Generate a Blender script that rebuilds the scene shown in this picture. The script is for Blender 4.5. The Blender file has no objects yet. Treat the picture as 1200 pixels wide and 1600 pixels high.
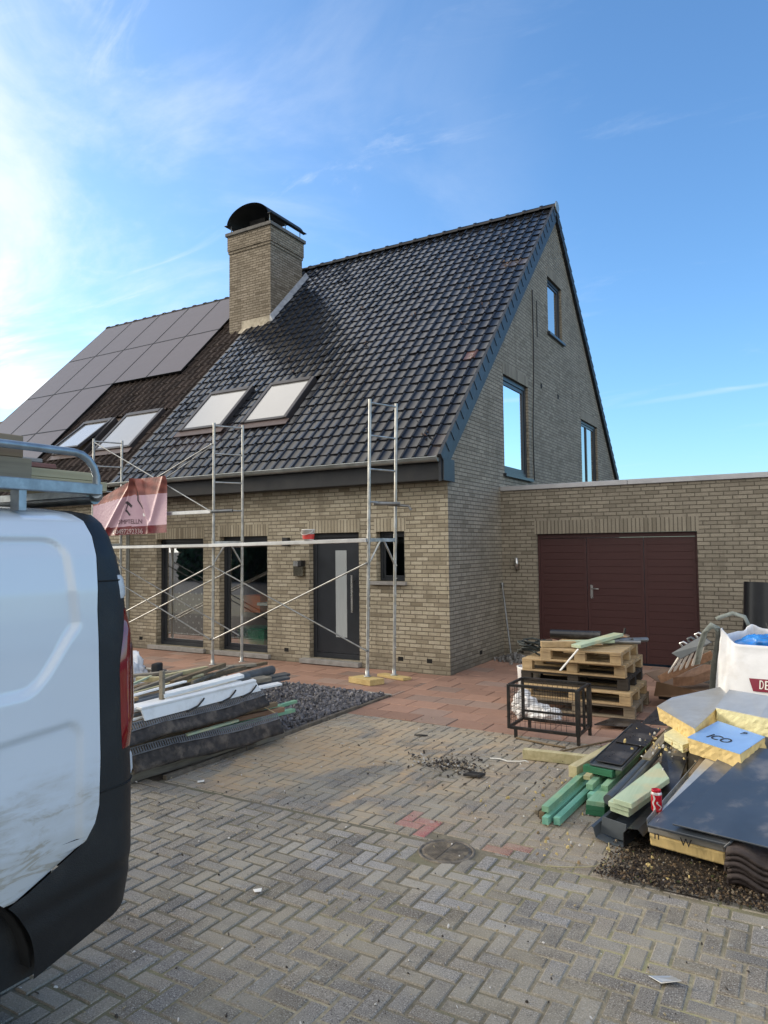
import bpy, math, random
from mathutils import Vector, Matrix
random.seed(11)
R = math.radians
C = bpy.context.scene.collection
BASE = {}          # root object -> world location of its base

# ------------------------------------------------------------------ objects
def tag(o, label=None, cat=None, group=None, kind=None):
    if label: o['label'] = label
    if cat: o['category'] = cat
    if group: o['group'] = group
    if kind: o['kind'] = kind
    return o

def thing(name, label, cat, loc, group=None):
    o = bpy.data.objects.new(name, None)
    o.empty_display_size = 0.2
    C.objects.link(o); o.location = loc
    BASE[o.name] = Vector(loc)
    return tag(o, label, cat, group)

def root_of(o):
    while o.parent: o = o.parent
    return o

def copy_tree(o, parent=None):
    c = o.copy(); C.objects.link(c)
    if parent: c.parent = parent
    for ch in list(o.children): copy_tree(ch, c)
    return c

class MB:
    """collects polygons in world coordinates; build() links them as one mesh object"""
    def __init__(s):
        s.v = []; s.f = []; s.m = []; s.sm = []; s.c = []
    def add(s, verts, faces, mi=0, smooth=False, col=None):
        b = len(s.v)
        s.v += [tuple(p) for p in verts]
        for f in faces:
            s.f.append([b + i for i in f]); s.m.append(mi); s.sm.append(smooth); s.c.append(col)
        return s
    def poly(s, pts, mi=0, col=None, smooth=False):
        return s.add(pts, [list(range(len(pts)))], mi, smooth, col)
    def hexa(s, p, mi=0, col=None):
        """p: 4 bottom + 4 top corners, both counter-clockwise seen from above"""
        return s.add(p, [(3,2,1,0),(4,5,6,7),(0,1,5,4),(1,2,6,5),(2,3,7,6),(3,0,4,7)], mi, False, col)
    def box(s, x0, x1, y0, y1, z0, z1, mi=0, col=None):
        return s.hexa([(x0,y0,z0),(x1,y0,z0),(x1,y1,z0),(x0,y1,z0),(x0,y0,z1),(x1,y0,z1),(x1,y1,z1),(x0,y1,z1)], mi, col)
    def slab(s, q, t, mi=0, col=None):
        """four corners of the TOP face (any order round), thickness t below it"""
        q = [Vector(p) for p in q]
        n = (q[1]-q[0]).cross(q[2]-q[0]).normalized()
        if n.z < 0: q.reverse(); n = -n
        lo = [p - n*t for p in q]
        k = len(q)
        return s.add(lo+q, [list(range(k))[::-1], list(range(k,2*k))] + [(i,(i+1)%k,k+(i+1)%k,k+i) for i in range(k)], mi, False, col)
    def beam(s, p0, p1, w, h, mi=0, up=(0,0,1), col=None):
        """rectangular bar between two points, w across, h along 'up'"""
        p0, p1 = Vector(p0), Vector(p1)
        d = (p1-p0).normalized(); u = Vector(up)
        a = d.cross(u)
        if a.length < 1e-4: a = d.cross(Vector((1,0,0)))
        a = a.normalized()*w/2; b = a.cross(d).normalized()*h/2
        r = []
        for q in (p0, p1): r.append([q-a-b, q+a-b, q+a+b, q-a+b])
        return s.add(r[0]+r[1], [(0,1,2,3),(7,6,5,4),(0,4,5,1),(1,5,6,2),(2,6,7,3),(3,7,4,0)], mi, False, col)
    def tube(s, path, r, n=10, mi=0, caps=True, col=None):
        path = [Vector(p) for p in path]; rings = []
        prev = None
        for i, p in enumerate(path):
            d = (path[min(i+1,len(path)-1)] - path[max(i-1,0)]).normalized()
            if prev is None:
                a = d.cross(Vector((0,0,1)))
                if a.length < 1e-3: a = d.cross(Vector((0,1,0)))
                a.normalize()
            else:
                a = prev - d*prev.dot(d); a.normalize()
            prev = a; b = d.cross(a)
            rr = r[i] if isinstance(r,(list,tuple)) else r
            rings += [p + (a*math.cos(2*math.pi*k/n) + b*math.sin(2*math.pi*k/n))*rr for k in range(n)]
        m = len(path)
        f = [(i*n+k, (i+1)*n+k, (i+1)*n+(k+1)%n, i*n+(k+1)%n) for i in range(m-1) for k in range(n)]
        s.add(rings, f, mi, True, col)
        if caps:
            s.add(rings[:n], [list(range(n))], mi, False, col)
            s.add(rings[-n:], [list(range(n))[::-1]], mi, False, col)
        return s
    def lathe(s, c, prof, n=20, mi=0, axis='z'):
        """prof: list of (radius, height) about a vertical axis at c"""
        v = []
        for r, h in prof:
            for k in range(n):
                t = 2*math.pi*k/n
                v.append((c[0]+r*math.cos(t), c[1]+r*math.sin(t), c[2]+h))
        f = [(i*n+k, i*n+(k+1)%n, (i+1)*n+(k+1)%n, (i+1)*n+k) for i in range(len(prof)-1) for k in range(n)]
        return s.add(v, f, mi, True)
    def grid(s, rows, mi=0, smooth=True, col=None):
        n = len(rows[0]); v = [p for r in rows for p in r]
        f = [(i*n+k, i*n+k+1, (i+1)*n+k+1, (i+1)*n+k) for i in range(len(rows)-1) for k in range(n-1)]
        return s.add(v, f, mi, smooth, col)
    def build(s, name, mats, parent=None, bevel=0.0, seg=1, label=None, cat=None, group=None, kind=None, solid=0.0, weld=False):
        me = bpy.data.meshes.new(name)
        if parent is None:
            xs = [p[0] for p in s.v]; ys = [p[1] for p in s.v]; zs = [p[2] for p in s.v]
            o0 = Vector(((min(xs)+max(xs))/2, (min(ys)+max(ys))/2, min(zs)))
        else:
            o0 = BASE[root_of(parent).name]
        me.from_pydata([(p[0]-o0.x, p[1]-o0.y, p[2]-o0.z) for p in s.v], [], s.f)
        if not isinstance(mats, (list, tuple)): mats = [mats]
        for m in mats: me.materials.append(m)
        me.polygons.foreach_set('material_index', s.m)
        me.polygons.foreach_set('use_smooth', s.sm)
        if any(c is not None for c in s.c):
            at = me.color_attributes.new('Col', 'FLOAT_COLOR', 'CORNER')
            buf = []
            for f, c in zip(s.f, s.c):
                buf += list(c or (0.5,0.5,0.5,1))*len(f)
            at.data.foreach_set('color', buf)
        me.validate(); me.update()
        o = bpy.data.objects.new(name, me); C.objects.link(o)
        if parent is None:
            o.location = o0; BASE[o.name] = o0
        else: o.parent = parent
        if weld:
            w = o.modifiers.new('weld','WELD'); w.merge_threshold = 0.0005
        if solid:
            w = o.modifiers.new('solid','SOLIDIFY'); w.thickness = solid; w.offset = 0
        if bevel:
            b = o.modifiers.new('bevel','BEVEL'); b.width = bevel; b.segments = seg; b.limit_method = 'ANGLE'; b.angle_limit = R(40)
            b.harden_normals = False
        return tag(o, label, cat, group, kind)

# ------------------------------------------------------------------ materials
class NT:
    def __init__(s, m): s.t = m.node_tree; s.n = s.t.nodes; s.l = s.t.links
    def node(s, typ, **kw):
        x = s.n.new(typ)
        for k, v in kw.items(): setattr(x, k, v)
        return x
    def put(s, sock, v):
        if hasattr(v, 'is_linked') or hasattr(v, 'links'): s.l.new(v, sock)
        else: sock.default_value = v
    def math(s, op, a, b=0.0, c=0.0):
        x = s.node('ShaderNodeMath', operation=op)
        for i, v in enumerate((a, b, c)): s.put(x.inputs[i], v)
        return x.outputs[0]
    def mix(s, f, a, b, mode='MIX'):
        x = s.node('ShaderNodeMix', data_type='RGBA', blend_type=mode)
        s.put(x.inputs[0], f)
        s.put(x.inputs[6], a if not isinstance(a, tuple) or len(a) == 4 else (*a, 1))
        s.put(x.inputs[7], b if not isinstance(b, tuple) or len(b) == 4 else (*b, 1))
        return x.outputs[2]
    def noise(s, vec, scale, detail=3, rough=0.55, dist=0.0):
        x = s.node('ShaderNodeTexNoise'); x.inputs['Scale'].default_value = scale
        x.inputs['Detail'].default_value = detail; x.inputs['Roughness'].default_value = rough
        x.inputs['Distortion'].default_value = dist
        if vec is not None: s.l.new(vec, x.inputs['Vector'])
        return x.outputs['Fac']
    def ramp(s, f, stops, interp='LINEAR'):
        x = s.node('ShaderNodeValToRGB'); cr = x.color_ramp; cr.interpolation = interp
        while len(cr.elements) < len(stops): cr.elements.new(0.5)
        for e, (p, c) in zip(cr.elements, stops):
            e.position = p; e.color = (*c, 1) if len(c) == 3 else c
        s.put(x.inputs[0], f); return x.outputs[0]
    def smooth(s, v, a, b):
        x = s.node('ShaderNodeMapRange', interpolation_type='SMOOTHSTEP')
        s.put(x.inputs[0], v); x.inputs[1].default_value = a; x.inputs[2].default_value = b
        return x.outputs[0]
    def scale(s, vec, sc):
        x = s.node('ShaderNodeVectorMath', operation='MULTIPLY'); s.l.new(vec, x.inputs[0]); x.inputs[1].default_value = sc
        return x.outputs[0]
    def combine(s, x, y, z=0.0):
        n = s.node('ShaderNodeCombineXYZ')
        for i, v in enumerate((x, y, z)): s.put(n.inputs[i], v)
        return n.outputs[0]
    def sep(s, vec):
        n = s.node('ShaderNodeSeparateXYZ'); s.l.new(vec, n.inputs[0]); return n.outputs
    def pos(s): return s.node('ShaderNodeNewGeometry').outputs['Position']
    def obj(s): return s.node('ShaderNodeTexCoord').outputs['Object']
    def bump(s, h, strength=0.5, dist=0.01):
        b = s.node('ShaderNodeBump'); b.inputs['Strength'].default_value = strength; b.inputs['Distance'].default_value = dist
        s.put(b.inputs['Height'], h); return b.outputs[0]

def newmat(name):
    m = bpy.data.materials.new(name); m.use_nodes = True
    t = NT(m); b = t.n['Principled BSDF']
    return m, t, b

def pmat(name, col, rough=0.6, metal=0.0, var=0.15, scale=6.0, bump=0.0, bscale=40.0, spec=0.5, dirt=None, dirt_amt=0.5, dscale=3.0, stretch=None, coat=0.0, rvar=0.1):
    """plain surface with mottled tone, optional dirt patches with their own shape, and fine relief"""
    m, t, b = newmat(name)
    v = t.obj()
    if stretch: v = t.scale(v, stretch)
    n = t.noise(v, scale, 4)
    lo = tuple(max(0, c*(1-var)) for c in col); hi = tuple(min(1, c*(1+var)) for c in col)
    c = t.ramp(n, [(0.3, lo), (0.7, hi)])
    if dirt:
        d = t.smooth(t.noise(v, dscale, 6, 0.65), 0.48, 0.68)
        c = t.mix(t.math('MULTIPLY', d, dirt_amt), c, (*dirt, 1))
    t.l.new(c, b.inputs['Base Color'])
    t.put(b.inputs['Roughness'], t.math('ADD', rough - rvar/2, t.math('MULTIPLY', t.noise(v, scale*2.3, 3), rvar)))
    b.inputs['Metallic'].default_value = metal
    b.inputs['Specular IOR Level'].default_value = spec
    b.inputs['Coat Weight'].default_value = coat
    if bump:
        t.l.new(t.bump(t.noise(v, bscale, 4), bump, 0.01), b.inputs['Normal'])
    return m

def wood(name, c1, c2, rough=0.75, axis=1, grain=60, stain=None, stain_amt=0.6):
    """sawn timber: grain stretched along one object axis"""
    m, t, b = newmat(name)
    v = t.obj()
    sc = [grain, grain, grain]; sc[axis] = grain*0.04
    g = t.noise(t.scale(v, tuple(sc)), 1.0, 5, 0.6, 0.4)
    c = t.ramp(g, [(0.3, c1), (0.7, c2)])
    big = t.noise(v, 2.5, 3)
    c = t.mix(t.math('MULTIPLY', t.smooth(big, 0.4, 0.75), 0.35), c, tuple(x*0.6 for x in c1)+(1,))
    if stain:
        c = t.mix(t.math('MULTIPLY', t.smooth(t.noise(v, 6, 4), 0.45, 0.65), stain_amt), c, (*stain, 1))
    t.l.new(c, b.inputs['Base Color']); b.inputs['Roughness'].default_value = rough
    b.inputs['Specular IOR Level'].default_value = 0.25
    t.l.new(t.bump(g, 0.35, 0.004), b.inputs['Normal'])
    return m

def brick_mat(name, cols, mortar, bl=0.20, bh=0.0625, soldier=False, rough=0.85, wet=True):
    """clinker brickwork on world axes: per-brick tone, uneven raked joints"""
    m, t, b = newmat(name)
    g = t.node('ShaderNodeNewGeometry')
    P = t.sep(g.outputs['Position']); Nn = t.sep(g.outputs['True Normal'])
    side = t.math('GREATER_THAN', t.math('ABSOLUTE', Nn[0]), 0.7)
    u = t.math('ADD', t.math('MULTIPLY', P[0], t.math('SUBTRACT', 1.0, side)), t.math('MULTIPLY', P[1], side))
    v = P[2]
    if soldier:
        v = t.math('ADD', v, 0.0)
        wob = 0.0
        uu = t.math('DIVIDE', u, bh); row = 0.0
        col = t.math('FLOOR', uu); fu = t.math('FRACT', uu)
        rv = t.combine(col, 7.0)
        du = t.math('MULTIPLY', t.math('MINIMUM', fu, t.math('SUBTRACT', 1.0, fu)), bh)
        d = du
    else:
        vv = t.math('DIVIDE', v, bh); row = t.math('FLOOR', vv); fv = t.math('FRACT', vv)
        wn = t.node('ShaderNodeTexWhiteNoise', noise_dimensions='1D'); t.l.new(row, wn.inputs['W'])
        off = t.math('ADD', t.math('MULTIPLY', t.math('FLOORED_MODULO', row, 2.0), 0.5), t.math('MULTIPLY', wn.outputs['Value'], 0.28))
        uu = t.math('ADD', t.math('DIVIDE', u, bl), off)
        col = t.math('FLOOR', uu); fu = t.math('FRACT', uu)
        rv = t.combine(col, row, side)
        du = t.math('MULTIPLY', t.math('MINIMUM', fu, t.math('SUBTRACT', 1.0, fu)), bl)
        dv = t.math('MULTIPLY', t.math('MINIMUM', fv, t.math('SUBTRACT', 1.0, fv)), bh)
        d = t.math('MINIMUM', du, dv)
    pos = g.outputs['Position']
    edge = t.math('ADD', d, t.math('MULTIPLY', t.math('SUBTRACT', t.noise(pos, 45, 3), 0.5), 0.007))
    mask = t.smooth(edge, 0.0035, 0.0085)
    w2 = t.node('ShaderNodeTexWhiteNoise', noise_dimensions='3D'); t.l.new(rv, w2.inputs['Vector'])
    bc = t.ramp(w2.outputs['Value'], [(i/(len(cols)-1), c) for i, c in enumerate(cols)])
    fine = t.noise(pos, 85, 4, 0.7)
    bc = t.mix(t.math('MULTIPLY', t.smooth(fine, 0.45, 0.75), 0.45), bc, tuple(c*0.5 for c in cols[0])+(1,))
    big = t.noise(pos, 0.9, 4)
    bc = t.mix(t.math('MULTIPLY', t.smooth(big, 0.45, 0.7), 0.35), bc, tuple(c*0.62 for c in cols[1])+(1,))
    # rising damp and grime along the foot of the wall
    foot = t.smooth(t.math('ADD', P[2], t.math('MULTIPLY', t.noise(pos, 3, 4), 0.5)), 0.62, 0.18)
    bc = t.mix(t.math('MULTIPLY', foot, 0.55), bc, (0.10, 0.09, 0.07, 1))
    run = t.noise(t.scale(pos, (5.0, 5.0, 0.7)), 1.0, 5, 0.6)      # rain streaks down the face
    bc = t.mix(t.math('MULTIPLY', t.smooth(run, 0.50, 0.70), 0.40), bc, tuple(c*0.7 for c in cols[0])+(1,))
    pale = t.smooth(t.noise(pos, 2.1, 4, 0.6), 0.56, 0.70)
    bc = t.mix(t.math('MULTIPLY', pale, 0.22), bc, tuple(min(1, c*1.35) for c in cols[2])+(1,))
    mc = t.mix(t.noise(pos, 12, 3), tuple(c*0.7 for c in mortar)+(1,), tuple(c*1.25 for c in mortar)+(1,))
    t.l.new(t.mix(mask, mc, bc), b.inputs['Base Color'])
    b.inputs['Roughness'].default_value = rough; b.inputs['Specular IOR Level'].default_value = 0.2
    h = t.math('ADD', t.math('MULTIPLY', mask, t.math('ADD', 0.8, t.math('MULTIPLY', w2.outputs['Value'], 0.35))), t.math('MULTIPLY', fine, 0.35))
    t.l.new(t.bump(h, 0.85, 0.012), b.inputs['Normal'])
    return m

def attr_mat(name, rough=0.6, spec=0.4, speck=0.0, bump=0.3, bscale=60, mul=1.0, rvar=0.15, coat=0.0):
    """surface whose pieces each have their own tone (colour attribute), plus grain"""
    m, t, b = newmat(name)
    a = t.node('ShaderNodeAttribute', attribute_name='Col')
    pos = t.pos()
    n = t.noise(pos, 9, 5, 0.6)
    c = t.mix(t.math('MULTIPLY', n, 0.5), a.outputs['Color'], t.mix(1.0, a.outputs['Color'], (0.55,0.55,0.55,1), 'MULTIPLY'))
    if speck:
        sp = t.noise(pos, 150, 3, 0.75)
        c = t.mix(t.math('MULTIPLY', t.smooth(sp, 0.555, 0.66), speck), c, (0.52,0.50,0.46,1))
        c = t.mix(t.math('MULTIPLY', t.smooth(sp, 0.46, 0.36), speck), c, (0.025,0.025,0.026,1))
    t.l.new(c, b.inputs['Base Color'])
    t.put(b.inputs['Roughness'], t.math('ADD', rough-rvar/2, t.math('MULTIPLY', t.noise(pos, 25, 4), rvar)))
    b.inputs['Specular IOR Level'].default_value = spec
    b.inputs['Coat Weight'].default_value = coat
    t.l.new(t.bump(t.noise(pos, bscale, 4, 0.65), bump, 0.006), b.inputs['Normal'])
    return m

def glass_mat(name, tint=(0.9,0.93,0.93), refl=0.25, rough=0.01):
    """window glass: mirror part plus see-through part"""
    m = bpy.data.materials.new(name); m.use_nodes = True; t = NT(m)
    t.n.remove(t.n['Principled BSDF'])
    out = t.n['Material Output']
    g = t.node('ShaderNodeBsdfGlossy'); g.inputs['Roughness'].default_value = rough; g.inputs['Color'].default_value = (1,1,1,1)
    tr = t.node('ShaderNodeBsdfTransparent'); tr.inputs['Color'].default_value = (*tint,1)
    fr = t.node('ShaderNodeFresnel'); fr.inputs['IOR'].default_value = 1.5
    f = t.math('MINIMUM', t.math('ADD', t.math('MULTIPLY', fr.outputs[0], 0.55), refl), 1.0)
    mx = t.node('ShaderNodeMixShader'); t.l.new(f, mx.inputs[0]); t.l.new(tr.outputs[0], mx.inputs[1]); t.l.new(g.outputs[0], mx.inputs[2])
    t.l.new(mx.outputs[0], out.inputs['Surface'])
    return m

def text_obj(name, body, size, mat, parent, loc, rot, label=None, extrude=0.001):
    """lettering as real mesh glyphs"""
    cu = bpy.data.curves.new(name, 'FONT'); cu.body = body; cu.size = size; cu.extrude = extrude
    cu.align_x = 'CENTER'; cu.align_y = 'CENTER'
    tmp = bpy.data.objects.new('tmp', cu); C.objects.link(tmp)
    bpy.context.view_layer.update()
    me = bpy.data.meshes.new_from_object(tmp.evaluated_get(bpy.context.evaluated_depsgraph_get()))
    bpy.data.objects.remove(tmp)
    M = Matrix.Translation(Vector(loc)) @ rot.to_4x4()
    o0 = BASE[root_of(parent).name]
    me.transform(Matrix.Translation(-o0) @ M)
    me.materials.clear(); me.materials.append(mat)
    o = bpy.data.objects.new(name, me); C.objects.link(o); o.parent = parent
    if label: o['label'] = label
    return o
# ------------------------------------------------------------------ camera, light, sky
sc = bpy.context.scene
cam = bpy.data.cameras.new('camera'); co = bpy.data.objects.new('camera', cam); C.objects.link(co)
yaw, pitch, roll = R(120.5), R(2.85), R(-0.63)
f_ = Vector((math.cos(pitch)*math.cos(yaw), math.cos(pitch)*math.sin(yaw), math.sin(pitch)))
r_ = Vector((math.sin(yaw), -math.cos(yaw), 0)); u_ = r_.cross(f_)
r2 = r_*math.cos(roll) + u_*math.sin(roll); u2 = u_*math.cos(roll) - r_*math.sin(roll)
co.matrix_world = Matrix(((r2.x,u2.x,-f_.x,0),(r2.y,u2.y,-f_.y,0),(r2.z,u2.z,-f_.z,1.9),(0,0,0,1)))
cam.sensor_fit = 'HORIZONTAL'; cam.sensor_width = 36; cam.lens = 36*1115/1200
cam.clip_start = 0.05; cam.clip_end = 2000
sc.camera = co

SUN_AZ, SUN_EL = R(190), R(17)           # low sun over the houses on the left, veiled by thin cloud
sd = Vector((math.cos(SUN_EL)*math.cos(SUN_AZ), math.cos(SUN_EL)*math.sin(SUN_AZ), math.sin(SUN_EL)))
sun = bpy.data.lights.new('sun', 'SUN'); sun.energy = 1.25; sun.angle = R(16); sun.color = (1.0, 0.86, 0.68)
so = bpy.data.objects.new('sun', sun); C.objects.link(so); so.rotation_euler = (-sd).to_track_quat('-Z','Y').to_euler()
so.location = (-20, -6, 12)

w = bpy.data.worlds.new('World'); sc.world = w; w.use_nodes = True
t = NT(w); bg = t.n['Background']
sky = t.node('ShaderNodeTexSky', sky_type='NISHITA', sun_disc=False)
sky.sun_elevation = SUN_EL; sky.sun_rotation = math.pi/2 - SUN_AZ
sky.altitude = 0; sky.air_density = 1.0; sky.dust_density = 0.9; sky.ozone_density = 2.5
d = t.node('ShaderNodeTexCoord').outputs['Generated']
D = t.sep(d)
# thin cloud sheet: noise on a plane overhead, streaked, thickest on the sun's side
h = t.math('ADD', t.math('MAXIMUM', D[2], 0.0), 0.22)
cx = t.math('DIVIDE', D[0], h); cy = t.math('DIVIDE', D[1], h)
cv = t.combine(cx, cy, 0.0)
n1 = t.noise(t.scale(cv, (0.7, 1.0, 1)), 1.5, 9, 0.60, 1.1)
n2 = t.noise(cv, 0.55, 4, 0.55, 0.5)
n3 = t.noise(t.scale(cv, (1.0, 2.6, 1)), 2.2, 7, 0.62, 0.8)
side = t.smooth(t.math('ADD', t.math('MULTIPLY', D[0], -0.93), t.math('MULTIPLY', D[1], -0.05)), 0.30, 0.98)
wide = t.smooth(t.math('ADD', D[0], t.math('MULTIPLY', t.math('SUBTRACT', n2, 0.5), 0.7)), -0.22, -0.78)
sheet = t.math('MULTIPLY', t.math('ADD', 0.14, t.math('MULTIPLY', t.smooth(n1, 0.40, 0.68), 0.95)), wide)
sheet = t.math('MULTIPLY', sheet, t.math('ADD', 0.30, t.math('MULTIPLY', t.smooth(n2, 0.36, 0.62), 0.55)))
wisp = t.math('MULTIPLY', t.smooth(n3, 0.56, 0.80), t.math('ADD', 0.10, t.math('MULTIPLY', t.smooth(D[0], -0.15, -0.6), 0.38)))
bank = t.math('MULTIPLY', t.math('MULTIPLY', t.smooth(D[2], 0.10, 0.20), t.smooth(D[2], 0.37, 0.24)), t.math('MULTIPLY', t.smooth(D[0], -0.77, -0.86), t.smooth(n1, 0.34, 0.60)))
veil = t.math('ADD', sheet, t.math('ADD', wisp, t.math('MULTIPLY', bank, 0.75)))
dn = t.node('ShaderNodeVectorMath', operation='DOT_PRODUCT'); t.l.new(d, dn.inputs[0]); dn.inputs[1].default_value = (0.04584, 0.19528, -0.97968)
trail = t.math('MULTIPLY', t.smooth(t.math('ABSOLUTE', t.math('ADD', dn.outputs['Value'], t.math('MULTIPLY', t.math('SUBTRACT', n3, 0.5), 0.006))), 0.0045, 0.0005), t.math('MULTIPLY', t.smooth(D[0], -0.25, -0.08), t.math('ADD', 0.02, t.math('MULTIPLY', n3, 0.24))))
veil = t.math('ADD', veil, t.math('MULTIPLY', trail, t.smooth(D[1], 0.5, 0.8)))   # one faint aircraft trail
haze_s = t.math('MULTIPLY', side, t.math('ADD', 0.02, t.math('MULTIPLY', t.smooth(D[2], 0.40, 0.0), 0.12)))
# unseen cloud added for light: overhead on the sun's side and behind the camera
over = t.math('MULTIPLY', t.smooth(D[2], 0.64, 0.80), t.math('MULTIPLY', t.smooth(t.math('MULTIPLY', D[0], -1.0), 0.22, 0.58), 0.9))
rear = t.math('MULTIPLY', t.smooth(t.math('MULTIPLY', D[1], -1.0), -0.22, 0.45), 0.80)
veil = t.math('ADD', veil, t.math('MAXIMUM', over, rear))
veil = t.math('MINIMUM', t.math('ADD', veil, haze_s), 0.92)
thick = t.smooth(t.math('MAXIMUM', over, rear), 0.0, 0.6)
thin = t.mix(t.math('MULTIPLY', bank, 0.9), (3.8, 4.05, 4.4, 1), (5.6, 5.45, 5.1, 1))
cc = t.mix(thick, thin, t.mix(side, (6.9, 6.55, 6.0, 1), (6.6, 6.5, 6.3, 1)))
tinted = t.mix(1.0, sky.outputs[0], (0.70, 0.945, 1.13, 1), 'MULTIPLY')
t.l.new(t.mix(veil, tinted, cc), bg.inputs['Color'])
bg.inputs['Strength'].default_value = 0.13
sc.view_settings.view_transform = 'Standard'; sc.view_settings.look = 'None'
sc.view_settings.exposure = 1.1; sc.view_settings.gamma = 1
sc.cycles.max_bounces = 6; sc.cycles.transparent_max_bounces = 12

# ------------------------------------------------------------------ ground and paving
def paver_material():
    m = attr_mat('paver', 0.85, 0.2, speck=0.85, bump=0.45, bscale=90)
    t = NT(m); b = t.n['Principled BSDF']
    src = b.inputs['Base Color'].links[0].from_socket
    pos = t.pos(); P = t.sep(pos)
    # orange bedding sand swept over the drive in streaks, lichen spots near the street
    n = t.noise(t.scale(pos, (1.0, 0.55, 1)), 1.15, 6, 0.62, 1.2)
    reg = t.math('MULTIPLY', t.smooth(P[1], 3.9, 4.6), t.smooth(P[1], 7.6, 6.2))
    reg = t.math('MULTIPLY', reg, t.math('ADD', 0.25, t.smooth(P[0], -1.6, -3.0)))
    sand = t.math('MULTIPLY', t.smooth(n, 0.42, 0.56), reg)
    grit = t.noise(pos, 130, 3, 0.7)
    sand = t.math('MULTIPLY', sand, t.math('ADD', 0.45, t.math('MULTIPLY', grit, 0.7)))
    c = t.mix(t.math('MULTIPLY', sand, 0.95), src, (0.44, 0.325, 0.205, 1))
    dust = t.math('MULTIPLY', t.smooth(t.noise(pos, 2.2, 5, 0.6), 0.38, 0.66), 0.55)
    c = t.mix(dust, c, (0.36, 0.325, 0.25, 1))
    lich = t.smooth(t.noise(pos, 9, 2, 0.4), 0.70, 0.74)
    c = t.mix(t.math('MULTIPLY', lich, 0.45), c, (0.36, 0.36, 0.33, 1))
    t.l.new(c, b.inputs['Base Color'])
    return m
M = {}
M['paver'] = paver_material()
M['tile_red'] = attr_mat('red_paver', 0.85, 0.25, speck=0.15, bump=0.4, bscale=70)

def joint_material():
    m, t, b = newmat('joint_sand')
    pos = t.pos(); P = t.sep(pos)
    c = t.ramp(t.noise(pos, 30, 4, 0.7), [(0.3, (0.24,0.205,0.13)), (0.7, (0.44,0.38,0.265))])
    moss = t.smooth(t.noise(pos, 1.6, 4), 0.47, 0.62)
    c = t.mix(t.math('MULTIPLY', moss, 0.5), c, (0.33, 0.32, 0.13, 1))
    dark = t.math('MAXIMUM', t.math('MULTIPLY', t.smooth(t.noise(pos, 0.9, 3), 0.46, 0.60), 0.8), t.smooth(t.math('ADD', P[0], t.math('MULTIPLY', P[1], -0.35)), -2.6, -4.0))
    c = t.mix(t.math('MULTIPLY', dark, 0.75), c, (0.075, 0.07, 0.055, 1))
    t.l.new(c, b.inputs['Base Color']); b.inputs['Roughness'].default_value = 1
    t.l.new(t.bump(t.noise(pos, 120, 3), 0.8, 0.01), b.inputs['Normal'])
    return m
M['joint'] = joint_material()
M['asphalt'] = pmat('asphalt', (0.055,0.055,0.056), 0.9, var=0.3, scale=3, bump=0.6, bscale=150)
M['soil'] = pmat('soil', (0.045,0.034,0.024), 0.95, var=0.5, scale=14, bump=1.0, bscale=50)

g = MB(); g.poly([(-400,-400,-0.05),(400,-400,-0.05),(400,400,-0.05),(-400,400,-0.05)])
g.build('ground', M['asphalt'], kind='structure')
g = MB(); g.poly([(-24,-3,-0.0055),(9,-3,-0.0055),(9,11.6,-0.0055),(-24,11.6,-0.0055)])
g.build('joint_bed', M['joint'], kind='structure')

def brick_block(mb, x0, x1, y0, y1, z, col, ch=0.006, tilt=None):
    a, b_ = tilt or (0, 0); cx_, cy_ = (x0+x1)/2, (y0+y1)/2
    def zz(x, y): return z + a*(x-cx_) + b_*(y-cy_)
    o = [(x0,y0),(x1,y0),(x1,y1),(x0,y1)]
    i = [(x0+ch,y0+ch),(x1-ch,y0+ch),(x1-ch,y1-ch),(x0+ch,y1-ch)]
    v = [(x,y,-0.03) for x,y in o] + [(x,y,zz(x,y)-ch) for x,y in o] + [(x,y,zz(x,y)) for x,y in i]
    f = [(8,9,10,11)]
    for k in range(4):
        j = (k+1)%4
        f += [(4+k,4+j,8+j,8+k), (k,j,4+j,4+k)]
    mb.add(v, f, 0, False, col)

MAN = (-2.0, 4.12, 0.18)
rnd = random.Random(5)
def grey(v, warm=0.0): return (v*(1+warm), v, v*(1-warm*1.4), 1)
def herring(mb, X0, X1, Y0, Y1, w, tone, phx=0, phy=0, gap=0.006):
    na = int((X1-X0)/w)+3; nb = int((Y1-Y0)/w)+3
    for a in range(-2, na):
        for b in range(-2, nb):
            k = (a-b) % 4
            if k == 0: wx, wy = 2, 1
            elif k == 3: wx, wy = 1, 2
            else: continue
            x0, y0 = X0+phx+a*w, Y0+phy+b*w; x1, y1 = x0+wx*w, y0+wy*w
            x0, x1, y0, y1 = max(x0,X0), min(x1,X1), max(y0,Y0), min(y1,Y1)
            if x1-x0 < 0.03 or y1-y0 < 0.03: continue
            mx, my = (x0+x1)/2, (y0+y1)/2
            if math.hypot(mx-MAN[0], my-MAN[1]) < MAN[2]+0.035: continue
            g2 = gap/2*(0.7+rnd.random()*0.9)
            brick_block(mb, x0+g2, x1-g2, y0+g2, y1-g2, rnd.uniform(-0.003,0.003), tone(mx,my), tilt=(rnd.gauss(0,0.006), rnd.gauss(0,0.006)))
def street_tone(x, y):
    v = rnd.uniform(0.16, 0.27); wm = rnd.uniform(0.06, 0.14)
    if rnd.random() < 0.04: return (0.20, 0.175, 0.135, 1)
    if -2.9 < x < -1.15 and 3.42 < y < 4.12 and rnd.random() < 0.5: return grey(rnd.uniform(0.27, 0.33), 0.05)
    return grey(v, wm)
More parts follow.
